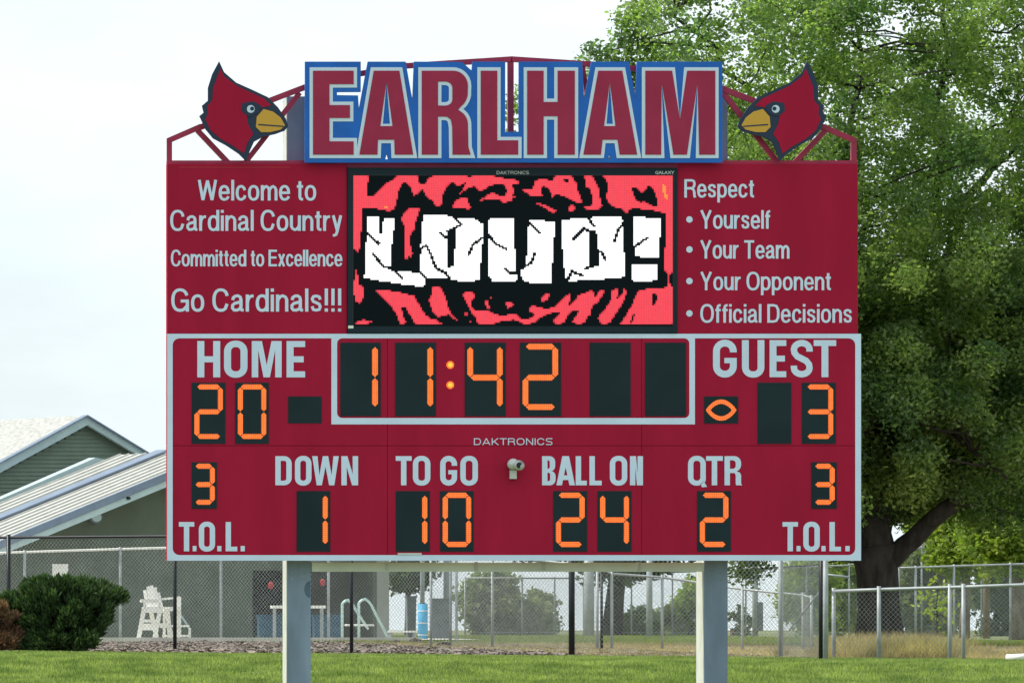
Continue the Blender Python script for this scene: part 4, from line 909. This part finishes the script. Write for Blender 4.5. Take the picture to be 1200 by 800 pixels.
t2 = thing('step_stand', 'white timber stand with pale blue brace right of the lifeguard chair', 'stand', (WX(205, YC), YC + 1, gz(YC) + .1))
for px, tp in ((209.5, 699), (192.5, 712), (222.3, 735)): wb('post', W(px, G_ - 1, YC + 1.0), W(px, tp, YC + 1.0), .11 if px == 209.5 else .06, .08, t2)
wb('top_bar', W(190, 701.5, YC + 1.05), W(211, 699.5, YC + 1.05), .05, .04, t2)
wb('deck_board', W(191, 713, YC + 1.05), W(211, 713, YC + 1.05), .10, .5, t2)
for y in (733, 744.5): wb('cross_board', W(190, y, YC + .94), W(222, y, YC + .94), .05, .02, t2)
wb('brace', W(211, 719, YC + 1.06), W(222.5, 736, YC + 1.06), .045, .04, t2, M['fascia'])
wb('diagonal', W(192, 715, YC + 1.06), W(203, 744, YC + 1.06), .05, .02, t2)
# white cylinder lying at right edge
t = thing('white_pipe', 'short white plastic pipe lying in the weeds at the right edge', 'pipe', GP(1190, 77.8))
MB().tube([GP(1180, 77.8) + Vector((0, 0, .10)), GP(1204, 77.6) + Vector((0, 0, .12))], .05, 12).build('tube', M['whitep'], t, True)
MB().tube([GP(1180, 77.8) + Vector((-.004, 0, .10)), GP(1180, 77.8) + Vector((.02, 0, .10))], .056, 12).build('collar', M['alu'], t, True)
# distant dark roofs/wall band beyond the pool
t = thing('far_wall', 'low dark red brown wall far beyond the court', 'wall', (WX(772, 230), 230, gz(230)))
for i, (a, b, h) in enumerate(((716, 742, 739), (742.2, 775, 738.5), (775.2, 800, 739.5), (800.2, 826, 738), (858, 874, 738.5))):
    MB().box(WX(a, 230), WX(b, 230), 230, 230.5, gz(230) - .2, W(0, h - 2.5, 230).z).build('wall_panel', M['brick'], t)
    MB().box(WX(a, 230) - .03, WX(b, 230) + .03, 229.95, 230.55, W(0, h - 2.45, 230).z, W(0, h - 3, 230).z).build('coping', M['tank'], t)
# ------------------------------------------------------------ vegetation
def leaf_cloud(name, C, Rr_, per, size, m, parent, flat=0.75, asp=0.55, droop=0.0, shell=0.5):
    """C (k,3) clump centres, Rr_ (k,) radii; rhombic leaves scattered through each clump"""
    C = np.asarray(C); Rr_ = np.asarray(Rr_); k = len(C); per = np.asarray(per) if not np.isscalar(per) else np.full(k, per)
    idx = np.repeat(np.arange(k), per); n = len(idx)
    d = RNG.normal(size=(n, 3)); d /= np.linalg.norm(d, axis=1)[:, None]
    r = RNG.random(n) ** shell * (0.75 + 0.45 * RNG.random(n))
    P = C[idx] + d * (r * Rr_[idx])[:, None] * np.array([1, 1, flat]); P[:, 2] -= droop * r * Rr_[idx]
    a = RNG.normal(size=(n, 3)); a[:, 2] *= 0.7; a /= np.linalg.norm(a, axis=1)[:, None]
    b = RNG.normal(size=(n, 3)); b -= (b * a).sum(1)[:, None] * a; b /= np.linalg.norm(b, axis=1)[:, None]
    s = size * RNG.uniform(0.6, 1.35, n)[:, None]
    V = np.stack([P - a * s, P + b * s * asp, P + a * s, P - b * s * asp], 1).reshape(-1, 3)
    o = np_mesh(name, V, np.arange(n * 4).reshape(n, 4), m, parent); o['kind'] = 'stuff'; return o
def limb(mb, a, b, r0, r1, n=5, wob=0.12, seg=7):
    a, b = Vector(a), Vector(b); L_ = (b - a).length; pts = []; rs = []
    for i in range(n + 1):
        u = i / n; p = a.lerp(b, u); w_ = wob * L_ * math.sin(u * math.pi)
        p += Vector((random.uniform(-1, 1), random.uniform(-1, 1), random.uniform(.0, 1))) * w_ * .5
        pts.append(p); rs.append(r0 + (r1 - r0) * u ** .8)
    mb.tube(pts, rs, seg); return pts
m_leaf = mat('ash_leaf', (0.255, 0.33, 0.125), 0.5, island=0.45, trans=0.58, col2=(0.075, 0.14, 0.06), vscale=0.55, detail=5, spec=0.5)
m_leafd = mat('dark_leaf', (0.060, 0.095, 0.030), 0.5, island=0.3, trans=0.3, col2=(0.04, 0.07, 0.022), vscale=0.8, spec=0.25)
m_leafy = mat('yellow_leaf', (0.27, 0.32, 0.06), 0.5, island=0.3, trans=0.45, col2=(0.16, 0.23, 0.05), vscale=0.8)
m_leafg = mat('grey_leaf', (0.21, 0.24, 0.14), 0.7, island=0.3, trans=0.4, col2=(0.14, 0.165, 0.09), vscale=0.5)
m_jun = mat('juniper_needle', (0.06, 0.11, 0.042), 0.6, island=0.5, trans=0.25, col2=(0.035, 0.065, 0.025), vscale=2.2, spec=0.15)
m_brown = mat('brown_needle', (0.20, 0.115, 0.06), 0.8, island=0.35, trans=0.2, col2=(0.11, 0.065, 0.04), vscale=3)
# --- big tree right of the board
YT = 110.0
bt = thing('shade_tree', 'huge leafy tree with forked dark trunk filling the right side behind the board', 'tree', GP(1030, YT))
tr = MB(); g = GP(1031, YT)
tr.tube([g + Vector((0, 0, -.3)), g + Vector((0, 0, .15)), W(1030, 715, YT), W(1028, 670, YT), W(1024, 640, YT)], [.66, .52, .42, .42, .46], 14)
tr.build('trunk', M['bark'], bt, True)
br = MB()
fork = W(1026, 652, YT)
main = [(W(1018, 600, YT), W(985, 380, YT - .5), .33, .14), (W(1024, 640, YT), W(1095, 250, YT + 1), .30, .10), (W(1034, 664, YT), W(1118, 590, YT - .6), .23, .17), (W(1020, 610, YT), W(880, 330, YT + .8), .22, .07),
        (W(1118, 590, YT - .6), W(1230, 430, YT - 1), .17, .06), (W(985, 380, YT - .5), W(930, 120, YT), .14, .05), (W(1095, 250, YT + 1), W(1110, -20, YT), .10, .04), (W(1095, 330, YT), W(1200, 120, YT + 1), .12, .05), (W(985, 380, YT - .5), W(1010, 60, YT - 1), .12, .05), (W(1000, 420, YT), W(820, 170, YT), .12, .04), (W(935, 170, YT), W(790, 20, YT), .07, .03), (W(1060, 470, YT), W(1180, 560, YT - 2.5), .09, .03)]
br.tube([fork, W(1018, 600, YT)], [.44, .33], 12)
spine = []
for a, b, r0, r1 in main: spine += limb(br, a, b, r0, r1, 7, .10, 8)
# crown envelope in photo coordinates -> metres
cl = []; cr = []; cn = []
ppm = F / YT
def in_env(px, py):
    # left boundary of the crown as in the photograph
    lb = np.interp(py, [-260, -60, 0, 40, 60, 90, 130, 190, 300, 420, 560, 640], [830, 760, 742, 735, 712, 640, 615, 600, 640, 720, 860, 960])
    bb = np.interp(px, [600, 760, 860, 960, 1000, 1060, 1120, 1200, 1300], [400, 560, 640, 640, 620, 606, 600, 606, 590])
    return px > lb and py < bb - 16
tries = 0
while len(cl) < 1350 and tries < 60000:
    tries += 1
    px = random.uniform(590, 1330); py = random.uniform(-260, 640); dy = random.uniform(-4.6, 4.6)
    if not in_env(px, py): continue
    q = ((px - 990) / 430) ** 2 + ((py - 190) / 460) ** 2 + (dy / 5.0) ** 2
    if q > 1.0 and not (px < 760 and py < 190 and abs(dy) < 2): continue
    up = max(0, min(1, (430 - py) / 380))
    r = random.uniform(.32, .68)
    if px < 790 and py < 160: r *= .6
    if py < 330 and px > 800 and random.random() < .42 * up: continue
    p = W(px, py, YT); p.y = YT + dy; cl.append(tuple(p)); cr.append(r); cn.append(int((500 if py > 330 else (245 if px > 800 else 150)) * (r / .6) ** 2))
k_ = 0
while k_ < 480:
    px = random.uniform(700, 1330); py = random.uniform(300, 600); dy = random.uniform(-1, 6.5)
    if not in_env(px, py) or ((px - 1000) / 420) ** 2 + ((py - 240) / 420) ** 2 > 1.05: continue
    p = W(px, py, YT); p.y = YT + dy; r = random.uniform(.4, .7); cl.append(tuple(p)); cr.append(r); cn.append(int(430 * (r / .6) ** 2)); k_ += 1
k_ = 0
while k_ < 300:                     # unseen clumps behind the board, added to shade the lower crown and trunk
    px = random.uniform(660, 985); py = random.uniform(330, 612); dy = random.uniform(-5, 3)
    p = W(px, py, YT); p.y = YT + dy; r = random.uniform(.4, .7)
    if W(0, py, YT).z < 0 or CX + (p.x * F / p.y) > 990: continue
    cl.append(tuple(p)); cr.append(r); cn.append(int(380 * (r / .6) ** 2)); k_ += 1
# hand placed sprays breaking the outline
for px, py, r in ((700, 62, .42), (716, 68, .35), (692, 55, .22), (735, 28, .4), (746, 12, .45), (757, 60, .5), (765, 92, .6), (775, 130, .6), (742, 85, .35), (606, 130, .5), (612, 110, .35), (738, 112, .45), (700, 110, .4), (760, 110, .5), (1048, 606, .32), (1060, 596, .4), (745, 40, .4), (760, 20, .45), (728, 52, .32), (718, 88, .3), (735, 75, .35), (750, 95, .4), (720, 105, .35), (680, 115, .35), (865, 668, .35), (880, 676, .3), (893, 664, .3), (872, 655, .5), (1000, 596, .6), (1150, 600, .5), (1195, 604, .5), (1125, 598, .4), (1170, 612, .35), (1090, 594, .4), (1012, 625, .35), (1068, 604, .35)):
    p = W(px, py, YT); cl.append(tuple(p)); cr.append(r); cn.append(int(330 * (r / .6) ** 2))
sp = np.array([tuple(p) for p in spine])
for i, c in enumerate(cl):
    if i % 6 == 0:
        d = np.linalg.norm(sp - np.array(c), axis=1) + np.where(sp[:, 2] > c[2] + .3, 3, 0); j = int(d.argmin())
        if d[j] < 6: limb(br, sp[j], c, .035, .012, 4, .16, 4)
o = br.build('branches', M['bark'], bt, True)
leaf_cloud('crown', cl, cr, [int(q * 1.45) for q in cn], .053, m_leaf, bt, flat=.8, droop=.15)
# --- generic trees
def tree(name, label, px, Y, top, hw, bot, m, n=40, leaf=.10, per=260, trw=.15, mbk=None, lean=0, r=(.35, .8), dep=None, group=None, py0=None, conical=False):
    g = GP(px, Y); t = thing(name, label, 'tree', g, group); ppm_ = F / Y
    apex = W(px + lean, top, Y); mid_ = W(px + lean * .6, bot - (bot - top) * .25, Y)
    tb_ = MB(); tb_.tube([g - Vector((0, 0, .3)), g.lerp(mid_, .35), mid_], [trw * 1.15, trw * .9, trw * .7], 9); tb_.build('trunk', mbk or M['bark'], t, True)
    bb_ = MB(); sp_ = limb(bb_, mid_, g.lerp(apex, .92) if conical else mid_.lerp(apex, .9), trw * .6, trw * .15, 6, .05, 6)
    C = []; RR = []; hw_m = hw / ppm_; hh = (bot - top) / 2; dep = dep or hw_m * .8
    while len(C) < n:
        u, v, w_ = random.uniform(-1, 1), random.uniform(-1, 1), random.uniform(-1, 1)
        if conical:
            if math.hypot(u, w_) > .15 + .85 * (v + 1) / 2: continue
        elif u * u + v * v + w_ * w_ > 1: continue
        p = W(px + lean * (1 - v) / 2 + u * hw, (top + bot) / 2 + v * hh, Y); p.y = Y + w_ * dep; C.append(tuple(p)); RR.append(random.uniform(*r))
    for i, c in enumerate(C):
        if i % 2 == 0:
            j = min(range(len(sp_)), key=lambda q: (sp_[q] - Vector(c)).length); limb(bb_, sp_[j], c, trw * .22, .012, 4, .12, 4)
    bb_.build('branches', mbk or M['bark'], t, True)
    leaf_cloud('crown', C, RR, [int(per * (q / .6) ** 2) for q in RR], leaf, m, t); return t
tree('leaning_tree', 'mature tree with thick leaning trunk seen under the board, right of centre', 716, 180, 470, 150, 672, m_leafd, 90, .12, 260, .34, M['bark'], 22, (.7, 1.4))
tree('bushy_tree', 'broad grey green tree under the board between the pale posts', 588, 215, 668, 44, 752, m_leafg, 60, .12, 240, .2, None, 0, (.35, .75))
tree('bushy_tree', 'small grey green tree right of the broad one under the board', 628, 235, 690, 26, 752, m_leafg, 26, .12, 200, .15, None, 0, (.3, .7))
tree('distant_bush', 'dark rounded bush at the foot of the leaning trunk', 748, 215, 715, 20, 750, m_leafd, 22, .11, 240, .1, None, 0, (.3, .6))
tree('light_tree', 'pale green open tree just left of the right board post', 810, 225, 668, 30, 752, m_leafy, 34, .11, 170, .14, None, 0, (.3, .65))
tree('distant_bush', 'pale green bush left of the open pale green tree', 786, 225, 712, 18, 750, m_leafg, 18, .11, 180, .1, None, 0, (.3, .5))
tree('distant_bush', 'dark bush peeping right of the right board post', 868, 220, 706, 12, 750, m_leafd, 10, .11, 180, .1, None, 0, (.25, .5))
tree('light_tree', 'yellow green tree behind the gate with the diagonal brace', 946, 200, 655, 32, 752, m_leafy, 50, .10, 220, .16, None, 0, (.3, .7))
tree('light_tree', 'yellow green tree between the gate and the big trunk', 985, 210, 640, 26, 750, m_leafy, 40, .10, 220, .15, None, 0, (.3, .7))
tree('dark_tree', 'dark green tree far left under the board by the pool house pillar', 478, 190, 640, 30, 700, m_leafd, 34, .10, 190, .12, None, 0, (.3, .6))
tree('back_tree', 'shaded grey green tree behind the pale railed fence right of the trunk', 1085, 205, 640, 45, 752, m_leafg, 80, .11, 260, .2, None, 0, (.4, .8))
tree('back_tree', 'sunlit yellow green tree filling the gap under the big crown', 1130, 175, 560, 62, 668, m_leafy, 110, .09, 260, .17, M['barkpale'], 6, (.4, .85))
tree('back_tree', 'tree with thick pale brown trunk at the right edge', 1192, 160, 540, 60, 672, m_leafy, 90, .09, 240, .23, M['barkpale'], 0, (.4, .8))
tree('back_tree', 'dark green tree low behind the wooden pole', 1168, 215, 655, 40, 752, m_leafd, 46, .11, 240, .15, None, 0, (.4, .7))
tree('sapling', 'young tree with small green leaves by the low fence rail', 1098, 92, 680, 22, 742, m_leafy, 16, .045, 70, .035, None, 0, (.16, .34))
# --- shrubs
def shrub(name, label, px0, px1, top, Y, m, n, r, size, per, yb=None, shape=None):
    g = GP((px0 + px1) / 2, Y); t = thing(name, label, 'shrub', g); C = []; RR = []; zb = g.z; zt = W(0, top, Y).z; cx_ = (px0 + px1) / 2; hw = (px1 - px0) / 2
    sb = MB()
    def in_poly(x, y, P):
        r_ = False
        for i in range(len(P)):
            (x1, y1), (x2, y2) = P[i], P[(i + 1) % len(P)]
            if (y1 > y) != (y2 > y) and x < (x2 - x1) * (y - y1) / (y2 - y1) + x1: r_ = not r_
        return r_
    ys_ = [p[1] for p in shape]; xs_ = [p[0] for p in shape]
    while len(C) < n:
        px_, py_ = random.uniform(min(xs_), max(xs_)), random.uniform(min(ys_), max(ys_))
        if not in_poly(px_, py_, shape): continue
        q = W(px_, py_, Y); hw = (max(xs_) - min(xs_)) / 2; k_ = math.sqrt(max(.05, 1 - ((px_ - (max(xs_) + min(xs_)) / 2) / hw) ** 2))
        q.y = Y + random.uniform(-1, 1) * hw * Y / F * .75 * k_ * (.45 + .55 * (py_ - min(ys_)) / (max(ys_) - min(ys_)))
        q.z = max(q.z, zb + .05); C.append(tuple(q)); RR.append(random.uniform(*r) * (.6 if random.random() < .35 else 1))
        if len(C) % 4 == 0: limb(sb, g + Vector((random.uniform(-.2, .2), 0, -.05)), q, .02, .006, 4, .1, 5)
    sb.build('stems', M['bark'], t, True)
    C = np.array(C); RR = np.array(RR); k = len(C); idx = np.repeat(np.arange(k), np.maximum(40, per * (RR / .13) ** 2).astype(int)); n_ = len(idx)
    # needle sprays: bundles of thin blades pointing up and outwards
    d = RNG.normal(size=(n_, 3)); d /= np.linalg.norm(d, axis=1)[:, None]; P = C[idx] + d * (RNG.random(n_) ** .5 * RR[idx])[:, None]
    ctr = np.array([g.x, g.y, zb + .2]); o_ = P - ctr; o_ /= np.linalg.norm(o_, axis=1)[:, None] + 1e-6; a = o_ * .9 + np.array([0, 0, .55]) + RNG.normal(size=(n_, 3)) * .45; a /= np.linalg.norm(a, axis=1)[:, None]
    b = RNG.normal(size=(n_, 3)); b -= (b * a).sum(1)[:, None] * a; b /= np.linalg.norm(b, axis=1)[:, None]; s = size * RNG.uniform(.5, 1.5, n_)[:, None]
    P[:, 2] = np.maximum(P[:, 2], zb + .02)
    V = np.stack([P, P + a * s * .5 + b * s * .14, P + a * s, P + a * s * .5 - b * s * .14], 1).reshape(-1, 3)
    o = np_mesh('foliage', V, np.arange(n_ * 4).reshape(n_, 4), m, t); o['kind'] = 'stuff'; return t
shrub('juniper_bush', 'large dark green juniper bush in front of the black fence at the left', 8, 140, 684, 81.0, m_jun, 330, (.07, .14), .085, 420,
      shape=[(2, 712), (10, 700), (22, 692), (36, 685), (50, 680), (58, 684), (72, 683), (84, 687), (97, 684), (108, 690), (122, 690), (130, 696), (149, 696), (142, 704), (132, 708), (127, 718), (120, 728), (114, 742), (100, 756), (88, 765), (12, 767), (20, 745), (14, 728)])
shrub('dying_bush', 'half brown juniper bush cut by the left edge of the picture', -60, 26, 690, 80.6, m_brown, 110, (.07, .14), .075, 330,
      shape=[(-60, 720), (-30, 700), (0, 698), (10, 706), (16, 720), (20, 745), (24, 766), (-60, 767)])
print('leaves', sum(cn) * 1.45); print('objects', len(bpy.data.objects), 'tris', sum(len(o.data.loop_triangles) or sum(len(p.vertices) - 2 for p in o.data.polygons) for o in bpy.data.objects if o.type == 'MESH' and len(o.data.polygons) < 20000))
